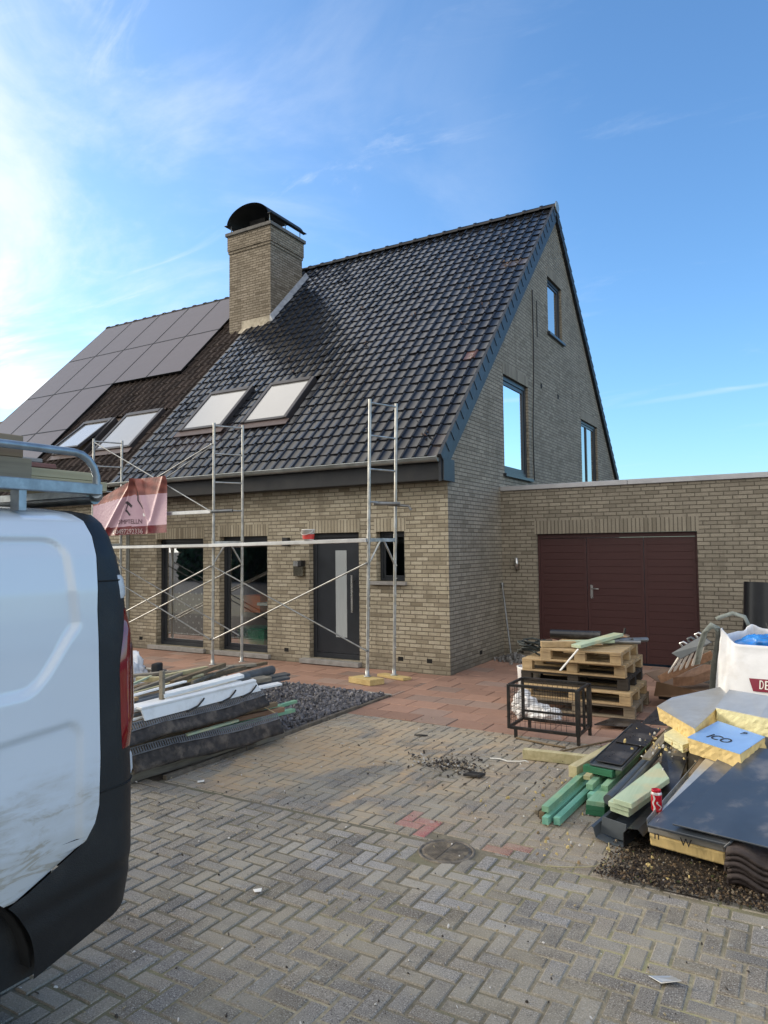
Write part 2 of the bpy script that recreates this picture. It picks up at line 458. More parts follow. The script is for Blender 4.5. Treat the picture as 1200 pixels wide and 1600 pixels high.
def drive_tone(x, y):
    if abs(x+2.40) < 0.15 and abs(y-4.46) < 0.135: return (0.42, 0.14, 0.135, 1)
    if abs(x+1.73) < 0.10 and abs(y-4.34) < 0.07: return (0.32, 0.17, 0.135, 1)
    return grey(rnd.uniform(0.20, 0.27), rnd.uniform(0.07, 0.15))
m1 = MB(); herring(m1, -10, 4.2, -1.6, 4.2, 0.098, street_tone, gap=0.012)
m1.build('road', M['paver'], kind='structure')
m2 = MB(); herring(m2, -4.62, 4.2, 4.215, 6.95, 0.098, drive_tone, 0.05, 0.03, gap=0.008)
m2.build('driveway', M['paver'], kind='structure')

m3 = MB()
def red_rows(X0, X1, Y0, Y1, lx, ly):
    y = Y0; r = 0
    while y < Y1-0.02:
        y1 = min(y+ly, Y1); x = X0 - (r % 2)*lx/2
        while x < X1:
            a, b = max(x, X0), min(x+lx, X1)
            if b-a > 0.04:
                v = rnd.uniform(0.8, 1.15); gr = rnd.random()
                c = (0.36*v, 0.215*v, 0.155*v, 1) if gr > 0.25 else (0.31*v, 0.215*v, 0.17*v, 1)
                brick_block(m3, a+0.003, b-0.003, y+0.003, y1-0.003, 0.002+rnd.uniform(-0.003,0.003), c, 0.005, (rnd.gauss(0,0.004), rnd.gauss(0,0.004)))
            x += lx
        y = y1; r += 1
red_rows(-24, -4.62, 8.03, 9.64, 0.42, 0.32)
red_rows(-4.62, 4.2, 6.955, 11.8, 0.42, 0.32)
m3.build('path', M['tile_red'], kind='structure')

# slate chip bed between drive and house
M['slate'] = attr_mat('slate_chip', 0.55, 0.4, bump=0.3, bscale=50)
M['concrete'] = pmat('concrete', (0.42,0.40,0.36), 0.9, var=0.25, scale=9, bump=0.4, dirt=(0.16,0.14,0.1), dirt_amt=0.7)
b_ = MB(); b_.poly([(-24,4.2,0.0),(-4.66,4.2,0.0),(-4.66,7.98,0.0),(-24,7.98,0.0)])
b_.build('gravel_base', M['soil'], kind='structure')
e_ = MB()
x = -24
while x < -4.7:
    e_.box(x, min(x+0.99, -4.64), 7.975, 8.025, -0.05, 0.018+rnd.uniform(-0.004,0.004)); x += 1.0
y = 4.25
e_.build('path_edging', M['concrete'], bevel=0.006, kind='structure')
M['edge_dark'] = pmat('edge_dark', (0.12,0.10,0.075), 0.9, var=0.4, scale=12, bump=0.5)
e_ = MB()
while y < 7.9:
    e_.box(-4.665, -4.622, y, min(y+0.98, 7.97), -0.05, 0.03+rnd.uniform(-0.006,0.006)); y += 0.99
e_.build('bed_edging', M['edge_dark'], bevel=0.006, kind='structure')
gr = MB()
def chip(mb, x, y, z, s, col, flat=0.4):
    th = rnd.random()*6.28; ca, sa = math.cos(th), math.sin(th)
    tx, ty = rnd.gauss(0,0.35), rnd.gauss(0,0.35)
    a, b, c = s*rnd.uniform(0.7,1.3), s*rnd.uniform(0.45,0.8), s*flat*rnd.uniform(0.6,1.2)
    loc = [(-a,-b*0.6,0),(0.2*a,-b,0),(a,-0.2*b,0),(0.7*a,b*0.8,0),(-0.5*a,b,0)]
    v = []
    for (px,py,_) in loc:
        for q in (-1, 1):
            k = 1.0 if q < 0 else 0.72
            X, Y = px*k*ca-py*k*sa, px*k*sa+py*k*ca
            v.append((x+X, y+Y, z + q*c + X*tx + Y*ty))
    f = [tuple(range(1,10,2)), tuple(range(8,-1,-2))] + [(2*i, 2*((i+1)%5), 2*((i+1)%5)+1, 2*i+1) for i in range(5)]
    mb.add(v, f, 0, False, col)
for i in range(9000):
    u = rnd.random()
    if u < 0.72: x, y = rnd.uniform(-7.0,-4.68), rnd.uniform(5.4,7.96)
    else: x, y = rnd.uniform(-11.5,-6.8), rnd.uniform(5.2,7.96)
    v = rnd.uniform(0.05, 0.21)
    chip(gr, x, y, 0.012+rnd.random()*0.035, rnd.uniform(0.014,0.036), (v*1.0, v*0.965, v*1.03, 1))
gr.build('slate_gravel', M['slate'], kind='stuff', label='loose grey purple slate chips filling the bed beside the path')

# cast iron cover let into the street paving
M['iron'] = pmat('cast_iron', (0.13,0.115,0.095), 0.7, metal=0.2, var=0.35, scale=20, bump=0.4, dirt=(0.30,0.25,0.18), dirt_amt=0.8, dscale=14)
mc = MB()
mc.lathe((MAN[0],MAN[1],-0.03), [(0.178,0.0),(0.178,0.03),(0.174,0.033),(0.163,0.033),(0.161,0.026),(0.156,0.026),(0.154,0.030),(0.0,0.030)], 40)
for sg in (1, -1):            # herringbone ribs meeting on the middle line
    for k in range(-14, 15):
        for j in range(9):
            x0, x1 = sg*(0.006+0.016*j), sg*(0.006+0.016*(j+1))
            y0, y1 = k*0.016+0.008*j, k*0.016+0.008*(j+1)
            if math.hypot(x1, y1) > 0.146 or math.hypot(x0, y0) > 0.146: continue
            mc.beam((MAN[0]+x0, MAN[1]+y0, 0.0025), (MAN[0]+x1, MAN[1]+y1, 0.0025), 0.007, 0.006)
tag(mc.build('manhole_cover', M['iron']), 'round ribbed iron manhole cover in the grey block paving', 'manhole cover')
# ------------------------------------------------------------------ houses and garage
YF, XG = 9.642, -4.572                  # street front and gable of the house
XP = -11.75                             # party line with the neighbour
EY, EZ = 9.33, 3.22                     # tile eaves line
PT = R(46); CP, SP = math.cos(PT), math.sin(PT)
RIDGE_S = 8.62; YR = EY + RIDGE_S*CP; ZR = EZ + RIDGE_S*SP
def rp(X, s, o=0.0, ey=EY, ez=EZ): return Vector((X, ey + s*CP - o*SP, ez + s*SP + o*CP))

front_cols = [(0.25,0.213,0.152),(0.39,0.343,0.252),(0.46,0.409,0.307),(0.41,0.360,0.266),(0.51,0.457,0.351),(0.44,0.391,0.287),(0.31,0.268,0.196)]
M['brick'] = brick_mat('clinker_brick', front_cols, (0.20,0.173,0.13))
M['brick_soldier'] = brick_mat('clinker_soldier', front_cols, (0.20,0.173,0.13), soldier=True)
gable_cols = [(0.21,0.186,0.145),(0.275,0.246,0.194),(0.315,0.283,0.224),(0.29,0.26,0.206),(0.345,0.31,0.246),(0.245,0.218,0.172)]  # front brick tones greyed and darkened: shade in the colour, plus weathering
M['brick_gable'] = brick_mat('shaded_weathered_clinker', gable_cols, (0.14,0.126,0.099))
M['brick_gable_soldier'] = brick_mat('shaded_weathered_soldier', gable_cols, (0.14,0.126,0.099), soldier=True)
M['anthracite'] = pmat('anthracite_frame', (0.022,0.026,0.032), 0.38, var=0.15, scale=4, rvar=0.12)
M['fascia'] = pmat('fascia_board', (0.012,0.014,0.017), 0.65, var=0.2, scale=2.5, dirt=(0.035,0.033,0.03), dirt_amt=0.4)
M['verge'] = pmat('verge_metal', (0.022,0.027,0.034), 0.5, metal=0.0, var=0.2, scale=5, rvar=0.15)
M['zinc'] = pmat('zinc', (0.36,0.38,0.37), 0.42, metal=0.75, var=0.2, scale=6, dirt=(0.14,0.15,0.13), dirt_amt=0.5)
M['roof_tile'] = attr_mat('glazed_tile', 0.17, 0.42, bump=0.03, bscale=30, rvar=0.14)
M['old_tile'] = attr_mat('old_tile', 0.8, 0.3, bump=0.6, bscale=60, rvar=0.2)
M['sill'] = pmat('stone_sill', (0.26,0.25,0.235), 0.75, var=0.2, scale=8, bump=0.25)
M['glass'] = glass_mat('window_glass', (0.85,0.88,0.88), 0.0)
M['glass_mirror'] = glass_mat('gable_glass', (0.35,0.40,0.44), 0.50)
M['glass_dim'] = glass_mat('dark_glass', (0.12,0.14,0.16), 0.10)
M['frosted'] = pmat('frosted_glass', (0.40,0.43,0.43), 0.30, var=0.06, scale=3, stretch=(18,18,1))
M['void'] = pmat('dark_void', (0.006,0.006,0.006), 0.9, var=0.1)
M['black_plastic'] = pmat('black_plastic', (0.014,0.014,0.015), 0.5, var=0.25, scale=8, bump=0.15)
M['steel'] = pmat('stainless', (0.55,0.55,0.54), 0.28, metal=0.95, var=0.08, scale=5)
M['room'] = pmat('room_wall', (0.22,0.21,0.195), 0.9, var=0.1)

def cut_wall(mb, rects, holes, place, depth, inward, clip=None, mi=0):
    """rects: (a0,a1,z0,z1) wall area, holes the openings; place(a, z, d) -> point, d going into the wall"""
    a0, a1, z0, z1 = rects
    As = sorted({a0, a1, *[h[0] for h in holes], *[h[1] for h in holes]})
    Zs = sorted({z0, z1, *[h[2] for h in holes], *[h[3] for h in holes]})
    for i in range(len(As)-1):
        for j in range(len(Zs)-1):
            p = [(As[i],Zs[j]),(As[i+1],Zs[j]),(As[i+1],Zs[j+1]),(As[i],Zs[j+1])]
            mx, mz = (As[i]+As[i+1])/2, (Zs[j]+Zs[j+1])/2
            if any(h[0]<mx<h[1] and h[2]<mz<h[3] for h in holes): continue
            if clip:
                for fn in clip:
                    q = []
                    for k in range(len(p)):
                        A, B = p[k], p[(k+1)%len(p)]; fa, fb = fn(*A), fn(*B)
                        if fa >= 0: q.append(A)
                        if (fa >= 0) != (fb >= 0):
                            t_ = fa/(fa-fb); q.append((A[0]+(B[0]-A[0])*t_, A[1]+(B[1]-A[1])*t_))
                    p = q
                    if len(p) < 3: break
            if len(p) >= 3: mb.poly([place(a, z, 0) for a, z in p], mi)
    for h in holes:
        c = [(h[0],h[2]),(h[1],h[2]),(h[1],h[3]),(h[0],h[3])]
        for k in range(4):
            A, B = c[k], c[(k+1)%4]
            mb.poly([place(*A,0), place(*B,0), place(*B,depth), place(*A,depth)], mi)

def tile_field(mb, X0, X1, s0, s1, w, e, tone, ey=EY, ez=EZ, skip=None, roll=0.026, lift=0.020):
    """pantiles: flat pan with a roll on its right edge, each course lapped over the one below"""
    prof = [(0,.003),(.05,0),(.35,0),(.66,0),(.74,.18*roll),(.80,.62*roll),(.85,.95*roll),(.89,roll),(.935,.86*roll),(.98,.35*roll),(1.0,.0)]
    nc = int(round((X1-X0)/w)); w = (X1-X0)/nc; nr = int(round((s1-s0)/e)); e = (s1-s0)/nr
    for r in range(nr):
        for c in range(nc):
            xa = X0 + c*w; sa = s0 + r*e
            if skip and skip(xa+w/2, sa+e/2): continue
            jz = rnd.gauss(0, 0.002); js = rnd.gauss(0, 0.003); tl = rnd.gauss(0, 0.004)
            sb = min(sa+e+0.05, s1+0.02)
            col = tone(xa+w/2, sa+e/2)
            top = []; lip = []
            for px, h in prof:
                x = xa + px*w
                top.append((rp(x, sa+js, lift+h+jz+tl*px, ey, ez), rp(x, sb+js, h+jz+tl*px, ey, ez)))
                lip.append(rp(x, sa+js+0.003, lift+h+jz+tl*px-0.020, ey, ez))
            n = len(prof)
            v = [p for q in top for p in q]
            mb.add(v, [(2*i, 2*i+2, 2*i+3, 2*i+1) for i in range(n-1)], 0, True, col)
            mb.add([q[0] for q in top] + lip, [(n+i, n+i+1, i+1, i) for i in range(n-1)], 0, True, col)

def rbox(mb, X0, X1, s0, s1, o0, o1, mi=0, ey=EY, ez=EZ):
    mb.hexa([rp(X0,s0,o0,ey,ez),rp(X1,s0,o0,ey,ez),rp(X1,s1,o0,ey,ez),rp(X0,s1,o0,ey,ez),rp(X0,s0,o1,ey,ez),rp(X1,s0,o1,ey,ez),rp(X1,s1,o1,ey,ez),rp(X0,s1,o1,ey,ez)], mi)

house = thing('house', 'yellow brick house with steep glossy black tiled roof, brick chimney and tall gable', 'house', (-8.2, 14.0, 0))
W1 = (-10.78,-9.55,0.09,2.105); W2 = (-9.15,-8.035,0.09,2.125); DR = (-7.14,-6.155,0.09,2.15); WS = (-5.83,-5.32,1.374,2.15)
m = MB()
PF = lambda a, z, d: (a, YF+d, z)
cut_wall(m, (XP, XG, -0.05, 2.97), [W1, W2, DR, WS], PF, 0.17, 1)
m.build('front_wall', M['brick'], house)
# gable
GB = (12.02,13.36,3.20,5.0); GS = (14.76,15.78,6.46,7.69); GR = (17.2,18.75,2.6,4.96)
BACK = 2*YR - EY
m = MB()
PG = lambda a, z, d: (XG-d, a, z)
cut_wall(m, (YF, 2*YR-YF, -0.05, ZR), [GB, GS, GR], PG, 0.17, 1,
         clip=[lambda a, z: (EZ+(a-EY)*SP/CP-0.03) - z, lambda a, z: (EZ+(BACK-a)*SP/CP-0.03) - z])
m.build('gable_wall', M['brick_gable'], house)
m = MB(); YB = 2*YR-YF
m.poly([(XP,YB,0),(XG,YB,0),(XG,YB,3.5),(XP,YB,3.5)]); m.build('back_wall', M['brick_gable'], house)

def soldier(par, wall, a0, a1, z0, z1, mat):
    m = MB()
    if wall == 'F': m.box(a0, a1, YF-0.004, YF+0.05, z0, z1)
    elif wall == 'G': m.box(XG-0.05, XG+0.004, a0, a1, z0, z1)
    m.build('soldier_course', mat, par)
for h in (W1, W2, DR, WS): soldier(house, 'F', h[0]-0.03, h[1]+0.03, h[3]+0.001, h[3]+0.205, M['brick_soldier'])
for h in (GB, GS, GR): soldier(house, 'G', h[0]-0.03, h[1]+0.03, h[3]+0.001, h[3]+0.205, M['brick_gable_soldier'])

def sill(par, h, over, y0, drop, wall='F'):
    m = MB()
    if wall == 'F': m.box(h[0]-over, h[1]+over*0.4, YF-0.07, YF+0.165, h[2]-drop, h[2]-0.002)
    else: m.box(XG-0.165, XG+0.06, h[0]-over, h[1]+over, h[2]-drop, h[2]-0.002)
    return m

def window(par, h, wall, glass, fw=0.07, off=0.12, mull=None, dark=0.055):
    """frame with a rebated inner sash line, its pane and (if any) a mullion"""
    P = (lambda a, z, d: (a, YF+d, z)) if wall == 'F' else (lambda a, z, d: (XG-d, a, z))
    fr = MB()
    def bar(a0, a1, z0, z1, d0, d1):
        q = [P(a0,z0,d0),P(a1,z0,d0),P(a1,z1,d0),P(a0,z1,d0),P(a0,z0,d1),P(a1,z0,d1),P(a1,z1,d1),P(a0,z1,d1)]
        fr.hexa(q)
    a0, a1, z0, z1 = h; e = 0.002
    a0 += e; a1 -= e; z0 += e; z1 -= e
    for (w_, d0, d1, ins) in ((fw*0.62, off, off+0.07, 0.0), (fw*0.55, off+0.018, off+0.06, fw*0.62+0.002)):
        A0, A1, Z0, Z1 = a0+ins, a1-ins, z0+ins, z1-ins
        bar(A0, A0+w_, Z0, Z1, d0, d1); bar(A1-w_, A1, Z0, Z1, d0, d1)
        bar(A0+w_, A1-w_, Z0, Z0+w_, d0, d1); bar(A0+w_, A1-w_, Z1-w_, Z1, d0, d1)
    i = fw*1.17
    if mull: 
        for q in mull: bar(q-0.035, q+0.035, z0+i, z1-i, off+0.01, off+0.065)
    fo = fr.build('window', M['anthracite'], par, bevel=0.003)
    gl = MB(); gl.hexa([P(a0+i*0.95,z0+i*0.95,off+0.036),P(a1-i*0.95,z0+i*0.95,off+0.036),P(a1-i*0.95,z1-i*0.95,off+0.036),P(a0+i*0.95,z1-i*0.95,off+0.036),
                        P(a0+i*0.95,z0+i*0.95,off+0.042),P(a1-i*0.95,z0+i*0.95,off+0.042),P(a1-i*0.95,z1-i*0.95,off+0.042),P(a0+i*0.95,z1-i*0.95,off+0.042)])
    gl.build('pane', glass, fo)
    return fo
for h in (W1, W2):
    w_ = window(house, h, 'F', M['glass'], 0.10)
    sill(house, h, 0.17, 0, 0.075).build('sill', M['sill'], w_, bevel=0.004)
w_ = window(house, WS, 'F', M['glass'], 0.07); sill(house, WS, 0.10, 0, 0.055).build('sill', M['sill'], w_, bevel=0.004)
w_ = window(house, GB, 'G', M['glass_mirror'], 0.13, off=0.05); sill(house, GB, 0.07, 0, 0.06, 'G').build('sill', M['anthracite'], w_, bevel=0.004)
w_ = window(house, GS, 'G', M['glass_dim'], 0.10, off=0.05); sill(house, GS, 0.07, 0, 0.06, 'G').build('sill', M['anthracite'], w_, bevel=0.004)
window(house, GR, 'G', M['glass_dim'], 0.10, off=0.05, mull=[17.9])

# rooms behind the front openings
m = MB()
m.box(XP+0.1, -7.3, YF+3.6, YF+3.65, 0, 2.7); m.box(XP+0.05, XP+0.1, YF+0.2, YF+3.6, 0, 2.7); m.box(-7.35, -7.3, YF+0.2, YF+3.6, 0, 2.7)
m.box(XP+0.1, -7.35, YF+0.2, YF+3.6, -0.02, 0.03); m.box(XP+0.1, -7.35, YF+0.2, YF+3.6, 2.65, 2.7)
m.box(-6.1, -4.8, YF+1.6, YF+1.65, 0.9, 2.7)
m.build('inner_room', M['room'], house)

# front door
dr = MB(); o = 0.11
dr.box(DR[0]+0.002, DR[0]+0.075, YF+o, YF+o+0.06, DR[2], DR[3]-0.002); dr.box(DR[1]-0.045, DR[1]-0.002, YF+o, YF+o+0.06, DR[2], DR[3]-0.002)
dr.box(DR[0]+0.075, DR[1]-0.045, YF+o, YF+o+0.06, DR[3]-0.08, DR[3]-0.002)
dr.box(DR[0]+0.08, DR[1]-0.05, YF+o+0.012, YF+o+0.055, DR[2]+0.09, DR[3]-0.085)
dr.box(DR[0]+0.075, DR[1]-0.045, YF+o+0.004, YF+o+0.06, DR[2]+0.002, DR[2]+0.085)
door = dr.build('door', M['anthracite'], house, bevel=0.004)
g_ = MB(); g_.box(-6.69, -6.47, YF+o+0.007, YF+o+0.03, 0.44, 1.86); g_.build('glass_strip', M['frosted'], door, bevel=0.003)
g_ = MB(); g_.tube([(-6.335,YF+o-0.05,0.86),(-6.335,YF+o-0.05,1.46)], 0.016, 10)
for z in (0.95, 1.37): g_.tube([(-6.335,YF+o-0.05,z),(-6.335,YF+o+0.02,z)], 0.009, 8)
g_.build('handle', M['steel'], door)
g_ = MB(); g_.box(DR[0]-0.13, DR[1]+0.04, YF-0.12, YF+0.165, 0.015, 0.088); g_.build('doorstep', M['sill'], house, bevel=0.005)
g_ = MB()
for x in (-11.2, -7.625, -5.41, -4.915):
    g_ = MB(); g_.box(x-0.045, x+0.045, YF-0.0025, YF+0.03, 0.16, 0.222); g_.build('air_brick', M['void'], house)
g_ = MB(); g_.box(XG-0.03, XG+0.0025, 10.75, 10.85, 0.16, 0.222); g_.build('air_brick', M['void'], house)
g_ = MB()
for y, z in ((14.2,5.19),(15.36,5.17)):
    g_ = MB(); g_.box(XG-0.02, XG+0.0025, y-0.05, y+0.05, z-0.05, z+0.05); g_.build('wall_patch', M['void'], house)

# eaves: boxed fascia, gutter on brackets
m = MB(); m.box(XP, XG+0.055, 9.375, YF+0.1, 2.885, 3.185); m.build('fascia', M['fascia'], house, bevel=0.004)
m = MB()
m.box(XG+0.0551, XG+0.075, 9.365, YF+0.10, 2.87, 3.20)
m.build('fascia_end', M['verge'], house, bevel=0.003)
def gutter(par, x0, x1, y, z, r=0.062):
    m = MB(); rows = []
    for k in range(11):
        a = math.pi + math.pi*k/10
        rows.append([(x, y+r*math.cos(a), z+r*math.sin(a)) for x in (x0, x1)])
    m.grid(rows); n = len(rows)
    m.grid([[(x, y+(r-0.004)*math.cos(math.pi+math.pi*k/10), z+(r-0.004)*math.sin(math.pi+math.pi*k/10)) for x in (x1, x0)] for k in range(11)])
    m.tube([(x0,y-r,z+0.004),(x1,y-r,z+0.004)], 0.010, 8)
    for x in (x0, x1):
        m.poly([(x, y+r*math.cos(math.pi+math.pi*k/10), z+r*math.sin(math.pi+math.pi*k/10)) for k in range(11)])
    g_ = m.build('gutter', M['zinc'], par)
    x = x0+0.35
    while x < x1:
        b = MB(); b.grid([[(xx, y+(r+0.004)*math.cos(math.pi+math.pi*k/10), z+(r+0.004)*math.sin(math.pi+math.pi*k/10)) for xx in (x, x+0.03)] for k in range(11)])
        x += 0.62; b.build('gutter_bracket', M['zinc'], g_)
gutter(house, XP, XG+0.02, 9.305, 3.205)

# roof covering
SK = [(-10.86,-9.68,1.43,2.75), (-9.21,-8.10,1.43,2.74)]
def tone_new(x, s):
    v = rnd.uniform(0.8, 1.2)
    if any(math.hypot(x-a, s-b) < 0.16 for a, b in ((-4.78,6.13),(-4.95,6.0))): return (0.075,0.06,0.052,1)
    if math.hypot(x+4.78, s-2.72) < 0.13: return (0.15,0.08,0.065,1)
    if s < 0.5 and x > -4.8: return (0.05,0.04,0.037,1)
    if 0.9 < s < 1.45 and -10.9 < x < -9.5: return (0.035*v,0.028*v,0.028*v,1)
    return (0.0150*v, 0.0155*v, 0.0175*v, 1)
def in_sk(x, s): return any(a-0.02 < x < b+0.02 and c-0.02 < s < d_+0.02 for a, b, c, d_ in SK) or (-12.4 < x < -11.2 and 5.75 < s < 7.2)
m = MB(); tile_field(m, XP, XG+0.045, 0.0, RIDGE_S-0.06, 0.204, 0.262, tone_new, skip=in_sk)
roof = m.build('roof', M['roof_tile'], house)
m = MB()
m.poly([rp(XP,0.02,-0.05),rp(XG,0.02,-0.05),rp(XG,RIDGE_S,-0.05),rp(XP,RIDGE_S,-0.05)])
m.poly([(XP,2*YR-EY,EZ),(XP,YR,ZR),(XG+0.04,YR,ZR),(XG+0.04,2*YR-EY,EZ)])
m.build('roof_deck', M['roof_tile'], roof)
def ridge(par, x0, x1, yr, zr, mat, tone, pitch=0.40, r=0.115):
    m = MB(); x = x0; k = 0
    while x < x1-0.05:
        e = min(x+pitch, x1)
        rows = []
        for xx, rr, dz in ((x, r*1.14, 0), (x+0.05, r*1.14, 0), (x+0.052, r, 0), (e+0.02, r*0.97, -0.002)):
            rows.append([(xx, yr - rr*math.cos(math.pi*q/10), zr - 0.045 + dz + rr*0.95*math.sin(math.pi*q/10)) for q in range(11)])
        c = tone(); m.grid(rows, 0, True, c)
        m.poly(rows[0], 0, c); x = e; k += 1
    return m.build('ridge', mat, par)
ridge(roof, XP-0.3, XG+0.075, YR, ZR+0.01, M['roof_tile'], lambda: (0.022,0.022,0.024,1))
m = MB(); m.add([(XG+0.085, YR-0.13*math.cos(math.pi*2*q/20), ZR-0.02+0.13*math.sin(math.pi*2*q/20)) for q in range(20)] + [(XG+0.10, YR-0.12*math.cos(math.pi*2*q/20), ZR-0.02+0.12*math.sin(math.pi*2*q/20)) for q in range(20)],
      [tuple(range(20,40))] + [(q,(q+1)%20,20+(q+1)%20,20+q) for q in range(20)]); m.build('ridge_end', M['zinc'], roof)
# verge: lapped metal covers along the front slope, board along the back slope
m = MB(); n_ = 33; e = RIDGE_S/n_
for k in range(n_):
    s0, s1 = k*e-0.02, (k+1)*e+0.025
    for (xo, o0, o1, top) in ((0.052, -0.115, 0.058, True),):
        a, b = rp(XG+xo+0.022, s0, o0), rp(XG+xo+0.022, s0-0.0, o1)
        c, d_ = rp(XG+xo+0.010, s1, o1), rp(XG+xo+0.010, s1, o0)
        m.add([a,b,c,d_, rp(XG+0.02,s0,o1+0.004), rp(XG+0.02,s1,o1+0.001), rp(XG+0.045,s0,o0)], [(0,3,2,1),(1,2,5,4),(0,1,4,6)])
m.build('verge', M['verge'], roof)
m = MB(); m.hexa([rp(XG+0.001,-0.25,-0.26),rp(XG+0.045,-0.25,-0.26),rp(XG+0.045,RIDGE_S-0.15,-0.26),rp(XG+0.001,RIDGE_S-0.15,-0.26),rp(XG+0.001,-0.02,-0.02),rp(XG+0.045,-0.02,-0.02),rp(XG+0.045,RIDGE_S,-0.02),rp(XG+0.001,RIDGE_S,-0.02)])
m.build('barge_board', M['verge'], roof)
def bp(X, s, o): q = rp(X, s, o); return Vector((X, 2*YR-q.y, q.z))
m = MB(); 
for k in range(n_):
    s0, s1 = k*e-0.02, (k+1)*e+0.02
    m.hexa([bp(XG-0.02,s0,-0.13),bp(XG+0.075,s0,-0.13),bp(XG+0.065,s1,-0.13),bp(XG-0.02,s1,-0.13),bp(XG-0.02,s0,0.07),bp(XG+0.075,s0,0.07),bp(XG+0.065,s1,0.05),bp(XG-0.02,s1,0.05)])
m.build('back_verge', M['fascia'], roof)

# roof windows
M['sk_pane'] = pmat('skylight_glass', (0.26,0.255,0.245), 0.12, var=0.05, scale=1.2, coat=1.0, spec=0.8, rvar=0.05)  # even pale grey pane colour under a clear coat
M['lead'] = pmat('lead_flashing', (0.30,0.31,0.32), 0.5, metal=0.4, var=0.25, scale=9, dirt=(0.5,0.5,0.48), dirt_amt=0.4)
M['sk_frame'] = pmat('skylight_frame', (0.055,0.05,0.05), 0.4, metal=0.3, var=0.2)
M['sk_apron'] = pmat('skylight_apron', (0.075,0.05,0.045), 0.5, var=0.25, scale=9)
def skylight(par, X0, X1, s0, s1, ey=EY, ez=EZ, open_=0.0, head=None):
    f = MB(); w_ = 0.085
    rbox(f, X0, X0+w_, s0, s1, -0.05, 0.095, 0, ey, ez); rbox(f, X1-w_, X1, s0, s1, -0.05, 0.095, 0, ey, ez)
    rbox(f, X0+w_, X1-w_, s0, s0+w_*0.8, -0.05, 0.085, 0, ey, ez); rbox(f, X0+w_, X1-w_, s1-w_*1.3, s1, -0.05, 0.105, 0, ey, ez)
    fo = f.build('roof_window', M['sk_frame'], par, bevel=0.006)
    g_ = MB()
    if open_:
        A = [rp(X0+w_,s0+0.02,0.08+open_,ey,ez), rp(X1-w_,s0+0.02,0.08+open_,ey,ez), rp(X1-w_,s1-w_*1.2,0.075,ey,ez), rp(X0+w_,s1-w_*1.2,0.075,ey,ez)]
        g_.slab(A, 0.03)
        fr = MB()
        for k in (0, 1): fr.beam(A[k]+Vector((0.02 if k==0 else -0.02,0,0)), A[3-k]+Vector((0.02 if k==0 else -0.02,0,0)), 0.05, 0.06, up=(0,-SP,CP))
        fr.beam(A[0], A[1], 0.05, 0.06, up=(0,-SP,CP)); fr.build('sash', M['sk_frame'], fo)
    else: rbox(g_, X0+w_*0.9, X1-w_*0.9, s0+w_*0.7, s1-w_*1.2, 0.03, 0.078, 0, ey, ez)
    g_.build('pane', M['sk_pane'], fo)
    a = MB(); rbox(a, X0-0.05, X1+0.05, s0-0.16, s0-0.001, 0.035, 0.052, 0, ey, ez); a.build('apron', M['sk_apron'], fo)
for q in SK: skylight(roof, *q)
# moss and litter caught on the tiles
m = MB()
for (x, s) in ((-4.85,6.28),(-4.95,6.05),(-5.1,6.2),(-4.8,2.6),(-5.3,3.9),(-6.3,2.9),(-7.7,1.6),(-5.2,1.1),(-8.9,3.2),(-6.6,4.6),(-7.4,3.8),(-9.3,3.7),(-7.0,5.9),(-5.6,5.3),(-6.1,0.9),(-5.0,4.5),(-8.2,5.4),(-6.8,7.1),(-5.5,7.6),(-4.9,0.5),(-7.2,2.4),(-5.9,6.8)):
    for k in range(4):
        p = rp(x+rnd.gauss(0,0.05), s+rnd.gauss(0,0.05), 0.045+rnd.random()*0.01)
        chip(m, p.x, p.y, p.z, rnd.uniform(0.010,0.024), (0.05,0.03,0.02,1) if rnd.random()<0.7 else (0.16,0.09,0.06,1), 0.6)
m.build('moss_clumps', M['slate'], roof, kind='stuff')

# chimney
CX0, CX1, CY0, CY1 = -12.40, -11.06, 13.42, 14.70
m = MB(); m.box(CX0, CX1, CY0, CY1, 6.6, 9.40)
m.box(CX0-0.02, CX1+0.02, CY0-0.02, CY1+0.02, 9.40, 9.455); m.box(CX0-0.004, CX1+0.004, CY0-0.004, CY1+0.004, 9.455, 9.47); m.box(CX0-0.035, CX1+0.035, CY0-0.035, CY1+0.035, 9.47, 9.845)
chim_cols = [(q[0]*0.66, q[1]*0.63, q[2]*0.64) for q in front_cols]
M['brick_chimney'] = brick_mat('chimney_brick', chim_cols, (0.10,0.085,0.06))
chim = m.build('chimney', M['brick_chimney'], house)
M['cap'] = pmat('chimney_cap_concrete', (0.13,0.125,0.115), 0.85, var=0.35, scale=6, bump=0.5)
m = MB(); m.box(CX0-0.08, CX1+0.08, CY0-0.08, CY1+0.08, 9.846, 9.935); m.box(CX0+0.2, CX1-0.2, CY0+0.2, CY1-0.2, 9.935, 10.0); m.build('cap', M['cap'], chim, bevel=0.01)
M['cowl'] = pmat('cowl_metal', (0.020,0.022,0.022), 0.55, metal=0.3, var=0.3, scale=5)
m = MB(); xc, rr = (CX0+CX1)/2, 0.64
for dr_ in (0, -0.012):
    rows = []
    for k in range(25):
        a = math.pi*(0.04+0.92*k/24)
        rows.append([(xc-(rr+dr_)*math.cos(a)*1.06, y, 10.09+(rr+dr_)*0.68*math.sin(a)) for y in (CY0-0.09, CY1+0.09)])
    m.grid(rows)
m.box(xc-0.76, xc-0.655, CY0-0.09, CY1+0.09, 10.12, 10.135); m.box(xc+0.655, xc+0.76, CY0-0.09, CY1+0.09, 10.12, 10.135)
cowl = m.build('cowl', M['cowl'], chim)
for x in (xc-0.63, xc+0.63):
    for y in (CY0+0.03, (CY0+CY1)/2, CY1-0.03):
        q = MB(); q.beam((x,y,9.93),(x,y,10.15), 0.03, 0.006); q.build('cowl_leg', M['zinc'], chim)
